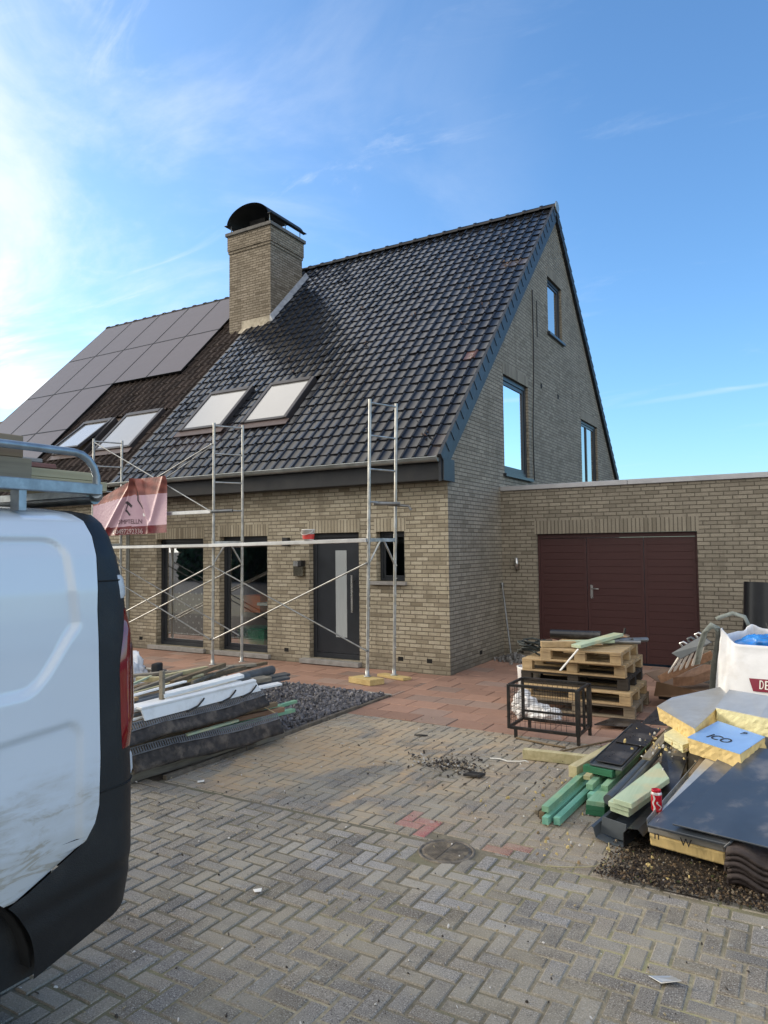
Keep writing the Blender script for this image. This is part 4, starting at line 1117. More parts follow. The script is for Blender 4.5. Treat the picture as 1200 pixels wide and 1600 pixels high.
for side in (1, -1):
    m = MB(); fine = [1.0+0.0125*k for k in range(69)]
    ycols = [FRONT, -1, 0, 0.4, 0.7] + fine if side > 0 else [FRONT, 0, 1.0, 1.4]
    rows = []
    for z in zs:
        yb = interp(BORD, z); ys = [y for y in ycols if y < yb-0.006]; ys += [yb]*(len(ycols)+1-len(ys))
        rows.append([van_pt(y, z, side, side > 0) for y in ys])
    m.grid(rows if side > 0 else rows)
    rows = []
    for k in range(9):
        z = 0.69+0.13*k/8; a = WC[0]+math.sqrt(max(0, WC[2]**2-(z-WC[1])**2)); yb = interp(BORD, z)
        rows.append([van_pt(a+(yb-a)*i/6, z, side, side > 0) for i in range(7)])
    m.grid(rows)
    rows = []
    for k in range(13):
        z = 0.40+0.42*k/12; a = WC[0]-math.sqrt(max(0, WC[2]**2-(z-WC[1])**2))
        rows.append([van_pt(FRONT+(a-FRONT)*i/4, z, side, False) for i in range(5)])
    m.grid(rows)
    m.build('side_panel', M['van_white'], van, weld=True)
    m = MB(); rows = [rear_arc(0.965+(2.11-0.965)*k/60, interp(BORD, 0.965+(2.11-0.965)*k/60)+0.003, 10, side) for k in range(61)]
    m.grid(rows); m.build('rear_corner_trim', M['van_black'], van)
    m = MB(); rows = []
    for k in range(31):
        t_ = k/30; z = 0.37+0.592*t_
        if z < 0.69: y0 = WC[0]+math.sqrt(max(0, WC[2]**2-(z-WC[1])**2))+0.004
        else: y0 = interp(BORD, z)+0.003
        r_ = rear_arc(z, y0, 10, side)
        lip = 0.018*sstep(0.66,0.60,z) if True else 0
        r_ = [Vector((p.x + (-lip if side > 0 else lip)*0.6, p.y, p.z + 0.10*(1-t_)**2*max(0,(p.y-1.58)/0.45)*(1 if p.y > 1.58 else 0))) for p in r_]
        rows.append(r_)
    m.grid(rows); m.build('rear_bumper', M['van_black'], van)
    # tall tail lamp wrapped round the corner
    def lamp(nm, z0, z1, ya, yb_, off, mat, n=26, slant=0.0):
        m = MB(); rows = []
        for k in range(n+1):
            z = z0+(z1-z0)*k/n; yr = interp(REAR, z); yc = yr-RC; f = k/n
            s0 = ya + slant*sstep(0.55,1.0,f); row = []
            for i in range(9):
                a = s0+(yb_-s0)*i/8
                ed = off*min(1, 5*min(f, 1-f)+0.15)*min(1, 0.15+4*min(i/8, 1-i/8) if i else 0.0)
                x = XV-interp(SIDE,z)-RC+(RC+ed)*math.cos(a); y = yc+(RC+ed)*math.sin(a)
                row.append(Vector((x if side > 0 else 2*XM-x, y, z)))
            rows.append(row)
        m.grid(rows); return m.build(nm, mat, van)
    tl = lamp('tail_light', 1.105, 1.66, R(15), R(78), 0.018, M['tail_red'], slant=R(20))
    lamp('lamp_lens', 1.15, 1.58, R(26), R(72), 0.024, M['tail_dark'], slant=R(14))
    lamp('top_reflector', 1.705, 1.80, R(27), R(60), 0.008, M['reflector'])
    lamp('bumper_reflector', 0.985, 1.075, R(44), R(75), 0.007, M['reflector'])
    m = MB()
    for zz, nm in ((1.78,'seam'),(0.966,'seam')):
        q = rear_arc(zz, interp(BORD, zz)+0.004, 10, side)[:-1]
        m.tube([p + Vector((0.001 if side>0 else -0.001, 0.001, 0)) for p in q], 0.0035, 6)
    m.build('trim_seam', M['void'], van)
# roof, floor, cab
m = MB()
rows = []
for k in range(9):
    x = XV-1.085*0.45 - k/8*(XW-XV+2*1.085*0.45)*-1
    rows.append([(x, y, 2.11) for y in (FRONT,-1,0.5,1.68)])
m.grid(rows); m.box(XW+0.25, XV-0.25, -3.0, 1.95, 0.30, 0.36); m.box(XW+0.1, XV-0.1, 0.62, 1.72, 0.36, 0.84)
m.build('roof_and_floor', M['van_black'], van)
prof = [(FRONT,2.11),(-2.25,2.06),(-3.0,1.40),(-3.55,1.22),(-3.78,1.0),(-3.82,0.45),(FRONT,0.40)]
m = MB(); n_ = len(prof)
L_ = [Vector((XV-(0.10+0.16*max(0,(z-1.2)/0.9)), y, z)) for y, z in prof]; Rr = [Vector((2*XM-p.x, p.y, p.z)) for p in L_]
m.add(L_+Rr, [tuple(range(n_)), tuple(range(2*n_-1,n_-1,-1))] + [(i,n_+i,n_+(i+1)%n_,(i+1)%n_) for i in range(n_)])
m.build('cab', M['van_white'], van, bevel=0.05, seg=3)
m = MB(); m.slab([(XV-0.30,-2.32,2.02),(XW+0.30,-2.32,2.02),(XW+0.18,-2.98,1.44),(XV-0.18,-2.98,1.44)], 0.02); m.build('windscreen', M['car_glass'], van)
for side in (1, -1):
    m = MB(); q = [Vector((XV-0.17,-2.1,1.35)),Vector((XV-0.17,-2.85,1.35)),Vector((XV-0.25,-2.4,1.92)),Vector((XV-0.25,-2.1,1.92))]
    if side < 0: q = [Vector((2*XM-p.x,p.y,p.z)) for p in q]
    m.poly(q); m.build('cab_window', M['car_glass'], van, solid=0.06)
    for yw in (1.17, -2.85):
        m = MB(); xs = (XV-0.055) if side > 0 else (XW+0.055); sg = -1 if side > 0 else 1
        v = []; N_ = 36
        pr = [(0.20,0.0),(0.235,0.005),(0.30,-0.004),(0.345,0.02),(0.362,0.05),(0.362,0.19),(0.33,0.215),(0.20,0.215)]
        for r_i, dx in pr: v += [(xs+sg*dx, yw+r_i*math.cos(2*math.pi*k/N_), 0.362+r_i*math.sin(2*math.pi*k/N_)) for k in range(N_)]
        m.add(v, [(i*N_+k, i*N_+(k+1)%N_, (i+1)*N_+(k+1)%N_, (i+1)*N_+k) for i in range(len(pr)-1) for k in range(N_)], 0, True)
        wh = m.build('tyre', M['rubber'], van)
        m = MB(); v = []
        pr = [(0.0,0.03),(0.06,0.02),(0.08,0.035),(0.15,0.045),(0.205,0.02),(0.21,0.0)]
        for r_i, dx in pr: v += [(xs+sg*dx, yw+r_i*math.cos(2*math.pi*k/N_), 0.362+r_i*math.sin(2*math.pi*k/N_)) for k in range(N_)]
        m.add(v, [(i*N_+k, i*N_+(k+1)%N_, (i+1)*N_+(k+1)%N_, (i+1)*N_+k) for i in range(len(pr)-1) for k in range(N_)], 0, True)
        m.build('rim', M['wheel_steel'], wh)
    m = MB(); rows = []   # arch liner
    for k in range(19):
        a = math.pi*(0.03+0.94*k/18); rows.append([((XV-0.05) if side>0 else XW+0.05, WC[0]+WC[2]*math.cos(a), WC[1]+WC[2]*math.sin(a)), ((XV-0.30) if side>0 else XW+0.30, WC[0]+WC[2]*math.cos(a), WC[1]+WC[2]*math.sin(a))])
    m.grid(rows); m.build('arch_liner', M['void'], van, solid=0.012)

# roof rack of galvanised tube
M['rack'] = pmat('rack_galvanised', (0.30,0.34,0.37), 0.42, metal=0.65, var=0.25, scale=16, dirt=(0.20,0.23,0.25), dirt_amt=0.5, dscale=12)
rk = thing('roof_rack', 'galvanised tubular roof rack on the white van', 'roof rack', (XM, 0.2, 2.09))
for side in (1, -1):
    fx_ = (lambda x: x) if side > 0 else (lambda x: 2*XM-x)
    x = fx_(-2.54)
    pth = [(x,-1.8,2.30),(x,1.84,2.30)] + [(x, 1.84+0.11*math.sin(R(a)), 2.19+0.11*math.cos(R(a))) for a in (20,40,60,80,90)] + [(x,1.95,2.14)]
    m = MB(); m.tube(pth, 0.016, 12); m.build('hand_rail', M['rack'], rk)
    m = MB(); m.beam((x,-1.8,2.155),(x,1.97,2.155), 0.03, 0.045); m.build('side_rail', M['rack'], rk, bevel=0.003)
    for y in (1.62, 0.4, -0.9):
        m = MB(); m.beam((x-0.02*side,y,2.055),(x-0.02*side,y,2.132), 0.055, 0.03, up=(0,1,0)); m.build('foot', M['rack'], rk)
    m = MB(); m.tube([(x-0.0,1.95,2.14),(fx_(-2.60),2.0,2.13)], 0.022, 10); m.build('end_clamp', M['rack'], rk)
for y in (1.93, 0.9, 0.0, -1.0):
    m = MB(); m.beam((-2.56,y,2.14),(2*XM+2.56,y,2.14), 0.03, 0.03); m.build('cross_bar', M['rack'], rk)
m = MB(); m.tube([(-2.60,1.99,2.125),(2*XM+2.60,1.99,2.125)], 0.028, 12); m.build('roller', M['rack'], rk)
M['board_pale'] = wood('board_pale', (0.34,0.31,0.20), (0.47,0.44,0.30), axis=1, grain=25)
M['carton'] = pmat('carton', (0.24,0.19,0.13), 0.85, var=0.12, scale=3)
M['plank_grey'] = wood('plank_grey', (0.17,0.15,0.115), (0.30,0.27,0.20), axis=1, grain=30)
M['redboard'] = pmat('red_board', (0.20,0.09,0.07), 0.7, var=0.25)
for (x0,x1,y0,y1,z0,z1,mt,lb,ct) in (
    (-2.82,-2.60,-1.0,1.70,2.178,2.262,'plank_grey','grey wooden beam on the van rack under another beam','beam'),
    (-2.80,-2.61,-1.2,1.67,2.264,2.350,'carton','brown squared beam topmost on the van rack','beam'),
    (-3.20,-2.84,-0.8,2.24,2.178,2.222,'board_pale','pale board lying lowest on the van rack','board'),
    (-3.18,-2.85,-0.8,2.17,2.224,2.262,'board_pale','pale board second in the pile on the van rack','board'),
    (-3.16,-2.85,-0.6,1.98,2.264,2.284,'redboard','reddish thin sheet on the pale boards on the van rack','sheet'),
    (-3.14,-2.86,-0.6,1.92,2.286,2.304,'sill','thin grey sheet lying over the reddish sheet on the van rack','sheet')):
    m = MB(); m.box(x0,x1,y0,y1,z0,z1); tag(m.build('board' if ct!='beam' else 'beam', M[mt], bevel=0.003), lb, ct)
# ------------------------------------------------------------------ materials for the loose stuff
M['pallet'] = wood('pallet_wood', (0.36,0.25,0.13), (0.56,0.42,0.24), axis=0, grain=22, stain=(0.20,0.15,0.10), stain_amt=0.4)
M['pallet_grey'] = wood('pallet_wood_grey', (0.17,0.14,0.10), (0.30,0.25,0.18), axis=0, grain=22)
M['pallet_dark'] = wood('pallet_wood_dark', (0.028,0.024,0.02), (0.07,0.06,0.05), axis=0, grain=22)
M['green_beam'] = wood('green_stained_wood', (0.15,0.32,0.20), (0.28,0.47,0.33), axis=1, grain=24, stain=(0.30,0.42,0.24), stain_amt=0.5)
M['teal_beam'] = wood('teal_stained_wood', (0.14,0.37,0.27), (0.26,0.51,0.40), axis=1, grain=24)
M['dark_green'] = wood('dark_green_wood', (0.02,0.11,0.055), (0.05,0.19,0.10), axis=0, grain=24)
M['pale_green'] = wood('pale_green_board', (0.34,0.44,0.30), (0.50,0.58,0.42), axis=1, grain=18, stain=(0.52,0.47,0.28), stain_amt=0.6)
M['pine'] = wood('pine_board', (0.38,0.33,0.18), (0.55,0.49,0.30), axis=1, grain=22, stain=(0.25,0.27,0.14), stain_amt=0.4)
M['brown_wood'] = wood('brown_batten', (0.12,0.085,0.05), (0.24,0.18,0.11), axis=1, grain=26)
M['grey_wood'] = wood('grey_batten', (0.15,0.13,0.10), (0.30,0.27,0.21), axis=1, grain=26)
M['fresh_cut'] = wood('weathered_plank', (0.30,0.25,0.14), (0.46,0.40,0.25), axis=1, grain=20, stain=(0.35,0.12,0.07), stain_amt=0.15)
M['black_metal'] = pmat('black_painted_steel', (0.012,0.012,0.012), 0.45, var=0.3, scale=12, dirt=(0.10,0.07,0.05), dirt_amt=0.35, dscale=9)
M['slate_sheet'] = pmat('black_slate_sheet', (0.022,0.022,0.024), 0.30, var=0.25, scale=5, dirt=(0.13,0.12,0.11), dirt_amt=0.6, dscale=4, rvar=0.2)
M['blue_sheet'] = pmat('dark_coated_sheet', (0.045,0.056,0.070), 0.36, var=0.25, scale=3, dirt=(0.17,0.16,0.15), dirt_amt=0.8, dscale=4.2, rvar=0.22, spec=0.8, coat=0.3)
M['pvc_grey'] = pmat('grey_pvc', (0.075,0.088,0.098), 0.38, var=0.2, scale=6, dirt=(0.16,0.16,0.15), dirt_amt=0.4)
M['pvc_white'] = pmat('white_pvc', (0.78,0.80,0.80), 0.35, var=0.05, scale=3, dirt=(0.42,0.41,0.38), dirt_amt=0.35)
M['pir_foam'] = pmat('yellow_foam', (0.66,0.50,0.22), 0.9, var=0.18, scale=9, bump=0.55, bscale=34, stretch=(1,1,0.25))
M['pir_cream'] = pmat('cream_foam', (0.66,0.62,0.36), 0.9, var=0.1, scale=9, bump=0.5, bscale=40)
M['foil'] = pmat('foil_facing', (0.60,0.59,0.55), 0.34, metal=0.55, var=0.12, scale=5, bump=0.2, bscale=9, dirt=(0.42,0.36,0.26), dirt_amt=0.4)
M['foil_blue'] = pmat('blue_foil_facing', (0.30,0.50,0.80), 0.36, metal=0.35, var=0.08, scale=5, bump=0.15, bscale=9)
M['marker'] = pmat('marker_ink', (0.02,0.02,0.025), 0.6, var=0.05)
M['bag_white'] = pmat('woven_bag', (0.74,0.75,0.77), 0.6, var=0.05, scale=9, bump=0.5, bscale=7, dirt=(0.55,0.50,0.42), dirt_amt=0.35)
M['strap'] = pmat('grey_strap', (0.24,0.27,0.25), 0.8, var=0.2, scale=20, bump=0.4, bscale=90)
M['strap_dark'] = pmat('dark_strap', (0.055,0.058,0.05), 0.8, var=0.3, scale=20, bump=0.4, bscale=90)
M['bag_red'] = pmat('maroon_print', (0.20,0.012,0.035), 0.6, var=0.08)
M['blue_film'] = pmat('blue_film', (0.03,0.22,0.62), 0.25, var=0.35, scale=7, coat=0.6, bump=0.6, bscale=14)
M['poly_white'] = pmat('white_polythene', (0.72,0.72,0.72), 0.4, var=0.1, scale=8, bump=0.6, bscale=12)
M['cardboard'] = pmat('cardboard', (0.20,0.125,0.075), 0.85, var=0.15, scale=4, dirt=(0.12,0.08,0.05), dirt_amt=0.3)
M['timber_red'] = wood('reddish_timber', (0.18,0.10,0.06), (0.30,0.18,0.11), axis=1, grain=22)
M['clay_brown'] = pmat('weathered_roof_tile', (0.050,0.036,0.032), 0.75, var=0.4, scale=10, bump=0.6, dirt=(0.11,0.095,0.085), dirt_amt=0.5)
M['can_red'] = pmat('can_red', (0.52,0.012,0.025), 0.25, metal=0.35, var=0.08)
M['can_white'] = pmat('can_white', (0.72,0.70,0.68), 0.25, metal=0.4, var=0.05)
M['white_paint'] = pmat('white_paint', (0.74,0.72,0.66), 0.5, var=0.08)
M['dark_net'] = pmat('dark_cable', (0.015,0.022,0.02), 0.6, var=0.4)

M['strip_face'] = pmat('black_strip', (0.040,0.033,0.028), 0.8, var=0.5, scale=14, bump=0.8, bscale=22, dirt=(0.15,0.12,0.09), dirt_amt=0.65, dscale=9)
M['strip_lip'] = pmat('strip_lip', (0.15,0.148,0.148), 0.6, var=0.25, scale=14)
M['roll_black'] = pmat('bitumen_roll', (0.013,0.015,0.018), 0.33, var=0.2, scale=6)
def obj1(m, name, mat, label, cat, group=None, bevel=0.002, solid=0.0):
    return tag(m.build(name, mat, bevel=bevel, solid=solid), label, cat, group)
def bar(name, mat, p0, p1, w, h, label, cat, group=None, up=(0,0,1)):
    m = MB(); m.beam(p0, p1, w, h, up=up); return obj1(m, name, M[mat], label, cat, group)

# ------------------------------------------------------------------ stack of pallets
def pallet(label, x0, x1, y0, y1, z, mat, rot=0.0, slats=7):
    cx_, cy_ = (x0+x1)/2, (y0+y1)/2
    th = thing('pallet', label, 'pallet', (cx_, cy_, z), 'stacked pallets by the garage'); 
    W_, D_ = x1-x0, y1-y0
    def bx(nm, a0,a1,b0,b1,c0,c1):
        m = MB(); m.box(cx_+a0, cx_+a1, cy_+b0, cy_+b1, z+c0, z+c1); return m.build(nm, mat, th, bevel=0.003)
    for k in range(3):
        yb_ = -D_/2 + k*(D_-0.10)/2; bx('bottom_board', -W_/2, W_/2, yb_, yb_+0.10, 0.0, 0.021)
        yb2 = yb_
        for i in range(3):
            xb_ = -W_/2 + i*(W_-0.12)/2; bx('block', xb_, xb_+0.12, yb_+0.005, yb_+0.095, 0.0215, 0.100)
    for i in range(3):
        xb_ = -W_/2 + i*(W_-0.12)/2; bx('stringer_board', xb_, xb_+0.12, -D_/2, D_/2, 0.1005, 0.120)
    n = slats; wd = D_/n*0.80
    for k in range(n):
        y_ = -D_/2 + k*(D_-wd)/(n-1); bx('deck_board', -W_/2, W_/2, y_, y_+wd, 0.1205, 0.143)
    th.rotation_euler.z = R(rot); return th
pallet('grey pallet at the very bottom of the stack', -2.90, -1.66, 8.07, 9.02, 0.006, M['pallet_grey'], 1.5)
pallet('pale pallet second from the bottom of the stack', -2.92, -1.68, 8.07, 8.95, 0.150, M['pallet'], -0.5)
pallet('black stained pallet in the middle of the stack', -2.95, -1.73, 8.15, 9.02, 0.294, M['pallet_dark'], 0.8)
pallet('light pallet just above the black stained one', -2.92, -1.74, 8.13, 9.05, 0.438, M['pallet'], -0.8)
pallet('topmost pallet of the stack, set back from the left', -2.68, -1.78, 8.05, 9.05, 0.582, M['pallet'], 1.0)
zt = 0.727
bar('board', 'pale_green', (-2.25,8.02,zt+0.045), (-1.95,8.78,zt+0.11), 0.13, 0.035, 'pale green board lying crosswise uppermost on the pallet stack', 'board')
bar('board', 'pale_green', (-2.62,8.22,zt+0.035), (-1.98,8.62,zt+0.05), 0.12, 0.035, 'pale green board lying under another board on the pallet stack', 'board')
bar('board', 'timber_red', (-2.78,8.62,zt+0.02), (-2.25,8.20,zt+0.01), 0.16, 0.014, 'thin reddish board with sagging end on the pallet stack', 'board')
bar('batten', 'white_paint', (-2.22,8.00,zt+0.02), (-2.37,7.80,zt-0.20), 0.022, 0.012, 'slim white batten leaning off the front of the pallet stack', 'batten')
bar('beam', 'pallet', (-2.68,8.10,zt+0.035), (-2.32,8.26,zt+0.035), 0.10, 0.065, 'short pale timber offcut on the left corner of the topmost pallet', 'beam')
m = MB(); m.tube([(-2.83,8.95,zt+0.055),(-2.22,9.02,zt+0.055)], 0.055, 16); obj1(m, 'roofing_roll', M['slate_sheet'], 'short black roll lying at the back of the pallet stack', 'roll', bevel=0)
m = MB(); m.tube([(-2.10,8.60,zt+0.04),(-1.82,8.86,zt+0.035),(-1.74,8.92,zt+0.035)], [0.04,0.035,0.03], 10); m.tube([(-1.95,8.72,zt+0.03),(-1.70,8.78,zt+0.03)], 0.022, 8); m.tube([(-1.80,8.80,zt+0.05),(-1.66,8.96,zt+0.045)], 0.028, 8)
obj1(m, 'tool_bundle', M['galv_dark'], 'bundle of dusty grey fittings on the right of the topmost pallet', 'fittings', bevel=0)
pv = thing('plumbing_valve', 'small brass pipe fitting standing up on the pallet stack', 'fitting', (-1.92, 8.92, zt))
M['brass'] = pmat('brass', (0.35,0.22,0.13), 0.4, metal=0.7, var=0.2)
m = MB(); m.lathe((-1.92,8.92,zt), [(0.0,0.0),(0.03,0.0),(0.03,0.05),(0.07,0.06),(0.07,0.085),(0.03,0.10),(0.0,0.10)], 14); m.build('valve_body', M['brass'], pv)
m = MB(); m.tube([(-1.92,8.92,zt+0.09),(-1.905,8.93,zt+0.17)], 0.014, 8); m.build('spindle', M['cowl'], pv)
# white tub and tangle of cable on the left end
tb = MB(); tb.lathe((-2.98,8.55,0.0), [(0.0,0.0),(0.13,0.0),(0.15,0.40),(0.155,0.42),(0.14,0.42),(0.12,0.05),(0.0,0.05)], 18); obj1(tb, 'tub', M['poly_white'], 'white plastic tub behind the left end of the pallets', 'tub', bevel=0)
m = MB()
for k in range(5):
    a0 = rnd.random()*6; pts = []
    for j in range(16):
        a = a0+j*0.55; r_ = 0.13+0.05*math.sin(j*1.7+k)
        pts.append((-2.86+r_*1.2*math.cos(a), 8.42+r_*math.sin(a)*0.8, 0.60+0.06*k*0.5+0.05*abs(math.sin(j*0.8+k))))
    m.tube(pts, 0.012, 6)
obj1(m, 'cable_tangle', M['dark_net'], 'tangle of dark cable lying on the left end of the pallet stack', 'cable', bevel=0)
from mathutils import noise as mnoise
def crumple(name, c, s, mat, label, cat, seed, parent=None, n=26, sag=0.35):
    """creased bag or film: a slumped skin broken up by sharp ridges"""
    m = MB(); rows = []; n = max(n, 34); off = Vector((seed*3.7, seed*1.3, seed*5.1))
    for j in range(n+1):
        v = math.pi*j/n; row = []
        for i in range(2*n+1):
            u = 2*math.pi*(i % (2*n))/(2*n)
            d_ = Vector((math.sin(v)*math.cos(u), math.sin(v)*math.sin(u), -math.cos(v)))
            big = mnoise.noise(d_*1.3+off); mid = abs(mnoise.noise(d_*2.7+off*2)); fine = abs(mnoise.noise(d_*6.5+off))
            r_ = 1.0 + 0.45*big - 0.38*mid - 0.09*fine
            z = c[2] + s[2]*(r_*d_.z + sag*(1-abs(d_.z))*(-0.4))
            row.append((c[0]+s[0]*r_*d_.x, c[1]+s[1]*r_*d_.y, max(c[2]-s[2]*0.96, z)))
        rows.append(row)
    m.grid(rows)
    if parent is not None: return m.build(name, mat, parent, weld=True)
    return tag(m.build(name, mat, weld=True), label, cat)
crumple('plastic_bag', (-2.74,7.70,0.13), (0.15,0.12,0.17), M['poly_white'], 'white plastic bag standing behind the wire cage', 'bag', 3)
crumple('plastic_bag', (-2.50,7.62,0.08), (0.19,0.11,0.10), M['poly_white'], 'flattened white plastic bag behind the wire cage', 'bag', 9)
m = MB(); m.slab([(-1.95,7.55,0.05),(-1.62,7.62,0.05),(-1.52,7.92,0.06),(-1.85,7.9,0.055)], 0.012); obj1(m, 'slate_offcut', M['slate_sheet'], 'dark sheet offcut on the ground in front of the pallet stack', 'sheet')

# ------------------------------------------------------------------ steel cage
cg = thing('wire_cage', 'black steel cage with mesh sides standing in front of the pallets', 'cage', (-2.27, 7.05, 0))
ax0, ax1, ay0, ay1, az0, az1 = -2.63, -1.90, 6.83, 7.28, 0.085, 0.52
for x in (ax0+0.018, ax1-0.018):
    for y in (ay0+0.018, ay1-0.018):
        wd = 0.042 if x > -2.2 else 0.028
        m = MB(); m.box(x-wd/2, x+wd/2, y-wd/2, y+wd/2, az0, az1); m.build('post', M['black_metal'], cg, bevel=0.003)
        xf = x + (0.07 if x < -2.2 else 0)
        m = MB(); m.box(xf-0.014, xf+0.014, y-0.014, y+0.014, 0.004, az0); m.build('foot', M['black_metal'], cg)
for z, h_ in ((az0+0.012, 0.03), (az1-0.008, 0.026)):
    for y in (ay0+0.018, ay1-0.018):
        m = MB(); m.beam((ax0+0.03,y,z),(ax1-0.04,y,z), 0.024, h_); m.build('rail', M['black_metal'], cg, bevel=0.002)
    for x in (ax0+0.018, ax1-0.018):
        m = MB(); m.beam((x,ay0+0.04,z),(x,ay1-0.04,z), 0.022, h_); m.build('rail', M['black_metal'], cg, bevel=0.002)
m = MB(); m.beam((ax1-0.018,7.06,az0+0.03),(ax1-0.018,7.06,az1-0.025), 0.022, 0.022, up=(0,1,0)); m.build('post', M['black_metal'], cg)
for z in (0.18,): 
    m = MB(); m.beam((ax0+0.03,ay1-0.018,z),(ax1-0.03,ay1-0.018,z), 0.02, 0.02); m.build('rail', M['black_metal'], cg)
def mesh_panel(P, L, H, nm):
    m = MB()
    n = int(L/0.05); k = int(H/0.05)
    for i in range(1, n): m.tube([P(L*i/n, 0), P(L*i/n, H)], 0.0022, 5, caps=False)
    for j in range(1, k): m.tube([P(0, H*j/k), P(L, H*j/k)], 0.0022, 5, caps=False)
    m.build(nm, M['black_metal'], cg)
mesh_panel(lambda a, b: (ax0+0.03+a, ay0+0.02, az0+0.03+b), 0.62, 0.385, 'mesh_side')
mesh_panel(lambda a, b: (ax0+0.03+a, ay1-0.02, az0+0.03+b), 0.62, 0.385, 'mesh_side')
mesh_panel(lambda a, b: (ax0+0.02, ay0+0.03+a, az0+0.03+b), 0.38, 0.385, 'mesh_side')

# ------------------------------------------------------------------ timber, sheets and insulation on the right
GT = 'green timbers in the right heap'
bar('beam', 'pine', (-2.24,6.22,0.045), (-1.62,6.28,0.045), 0.07, 0.085, 'single weathered beam lying crosswise on the paving near the cage', 'beam')
bar('beam', 'teal_beam', (-1.585,4.80,0.035), (-1.49,6.5,0.05), 0.045, 0.05, 'teal beam whose end sticks out lowest and farthest left', 'beam', GT)
bar('beam', 'teal_beam', (-1.515,4.83,0.035), (-1.43,6.5,0.05), 0.045, 0.05, 'teal beam lying beside the lowest one, one place right', 'beam', GT)
bar('beam', 'green_beam', (-1.60,4.85,0.095), (-1.53,6.45,0.11), 0.05, 0.04, 'green beam lying on top of the two teal ones', 'beam', GT)
bar('batten', 'grey_wood', (-1.70,4.96,0.022), (-1.58,6.4,0.10), 0.03, 0.03, 'thin grey batten along the left edge of the green beams', 'batten')
bar('beam', 'brown_wood', (-1.635,4.88,0.035), (-1.555,5.6,0.04), 0.04, 0.05, 'dark weathered beam end under the upper green beam', 'beam')
bar('beam', 'green_beam', (-1.43,5.36,0.125), (-1.38,6.6,0.15), 0.05, 0.042, 'short looking green beam beside the pale batten end', 'beam', GT)
bar('batten', 'pine', (-1.475,5.46,0.155), (-1.44,6.6,0.17), 0.05, 0.03, 'pale batten end showing between two green beams', 'batten')
bar('beam', 'teal_beam', (-1.40,5.30,0.075), (-1.33,6.6,0.09), 0.062, 0.04, 'teal beam under the short looking green beam', 'beam', GT)
bar('beam', 'green_beam', (-1.325,5.38,0.125), (-1.24,6.6,0.16), 0.05, 0.042, 'green beam running under the dark sheets beside the grey pipe', 'beam', GT)
for k, (z0, z1, lb) in enumerate(((0.004,0.038,'dark green block lowest under the beams, on the paving'),(0.0385,0.072,'dark green block second from the paving under the beams'),(0.0725,0.105,'dark green slat uppermost of the blocks under the beams'))):
    m = MB(); m.hexa([(-1.40+k*0.004,5.13,z0),(-1.27,5.14,z0),(-1.22,5.7,z0),(-1.36,5.7,z0),(-1.40+k*0.004,5.13,z1),(-1.27,5.14,z1),(-1.22,5.7,z1),(-1.36,5.7,z1)])
    obj1(m, 'timber_block', M['dark_green'] if k < 2 else M['green_beam'], lb, 'timber block')
bar('beam', 'dark_green', (-1.52,5.58,0.195), (-1.29,5.53,0.195), 0.06, 0.05, 'short green crosspiece under the dark sheets', 'beam')
bar('beam', 'pine', (-1.62,5.60,0.14), (-1.46,6.4,0.16), 0.07, 0.09, 'pale square beam end left of the green crosspiece', 'beam')
m = MB(); m.slab([(-1.475,5.55,0.238),(-1.225,5.51,0.238),(-1.16,6.75,0.27),(-1.41,6.8,0.27)], 0.012); m.slab([(-1.475,5.55,0.252),(-1.468,5.55,0.252),(-1.405,6.79,0.284),(-1.412,6.79,0.284)], 0.014); m.slab([(-1.232,5.51,0.252),(-1.225,5.51,0.252),(-1.16,6.75,0.284),(-1.167,6.75,0.284)], 0.014)
obj1(m, 'sheet_tray', M['pvc_grey'], 'lowest dark tray under the black sheets on the green beams', 'tray')
m = MB(); m.slab([(-1.44,5.58,0.262),(-1.235,5.55,0.262),(-1.20,6.2,0.278),(-1.42,6.25,0.278)], 0.007); obj1(m, 'black_sheet', M['slate_sheet'], 'glossy black sheet nearest the front on the green beams', 'sheet')
m = MB(); m.slab([(-1.405,6.10,0.288),(-1.155,6.05,0.288),(-1.14,6.57,0.296),(-1.38,6.85,0.296)], 0.007); obj1(m, 'black_sheet', M['slate_sheet'], 'scuffed black sheet overlapping the glossy one on the green beams', 'sheet')
m = MB(); m.slab([(-1.34,6.83,0.284),(-1.08,6.80,0.30),(-1.02,7.40,0.33),(-1.30,7.42,0.31)], 0.008); obj1(m, 'black_sheet', M['slate_sheet'], 'black sheet farthest back, running under the yellow foam board', 'sheet')
m = MB(); m.tube([(-1.22,5.05,0.16),(-1.01,6.5,0.30)], 0.036, 14); m.tube([(-1.16,5.03,0.18),(-0.99,6.4,0.31)], 0.022, 10); obj1(m, 'downpipe_offcut', M['pvc_grey'], 'grey pipe lying lengthwise between the sheets and pale boards', 'pipe', bevel=0)
for (a, b, c, d_, z, lb) in (((-1.13,4.80),(-1.005,4.755),(-0.86,5.28),(-0.985,5.62),0.262,'pale green board on top of the boards in the grey gutter'),((-1.17,4.835),(-1.03,4.785),(-0.90,5.28),(-1.02,5.62),0.226,'yellowish board second from the top in the grey gutter'),((-1.165,4.86),(-1.035,4.80),(-0.91,5.3),(-1.03,5.62),0.190,'greenish board lowest of the three in the grey gutter')):
    m = MB(); m.slab([(a[0],a[1],z),(b[0],b[1],z),(c[0],c[1],z+0.035),(d_[0],d_[1],z+0.04)], 0.034); obj1(m, 'board', M['pale_green'], lb, 'board')
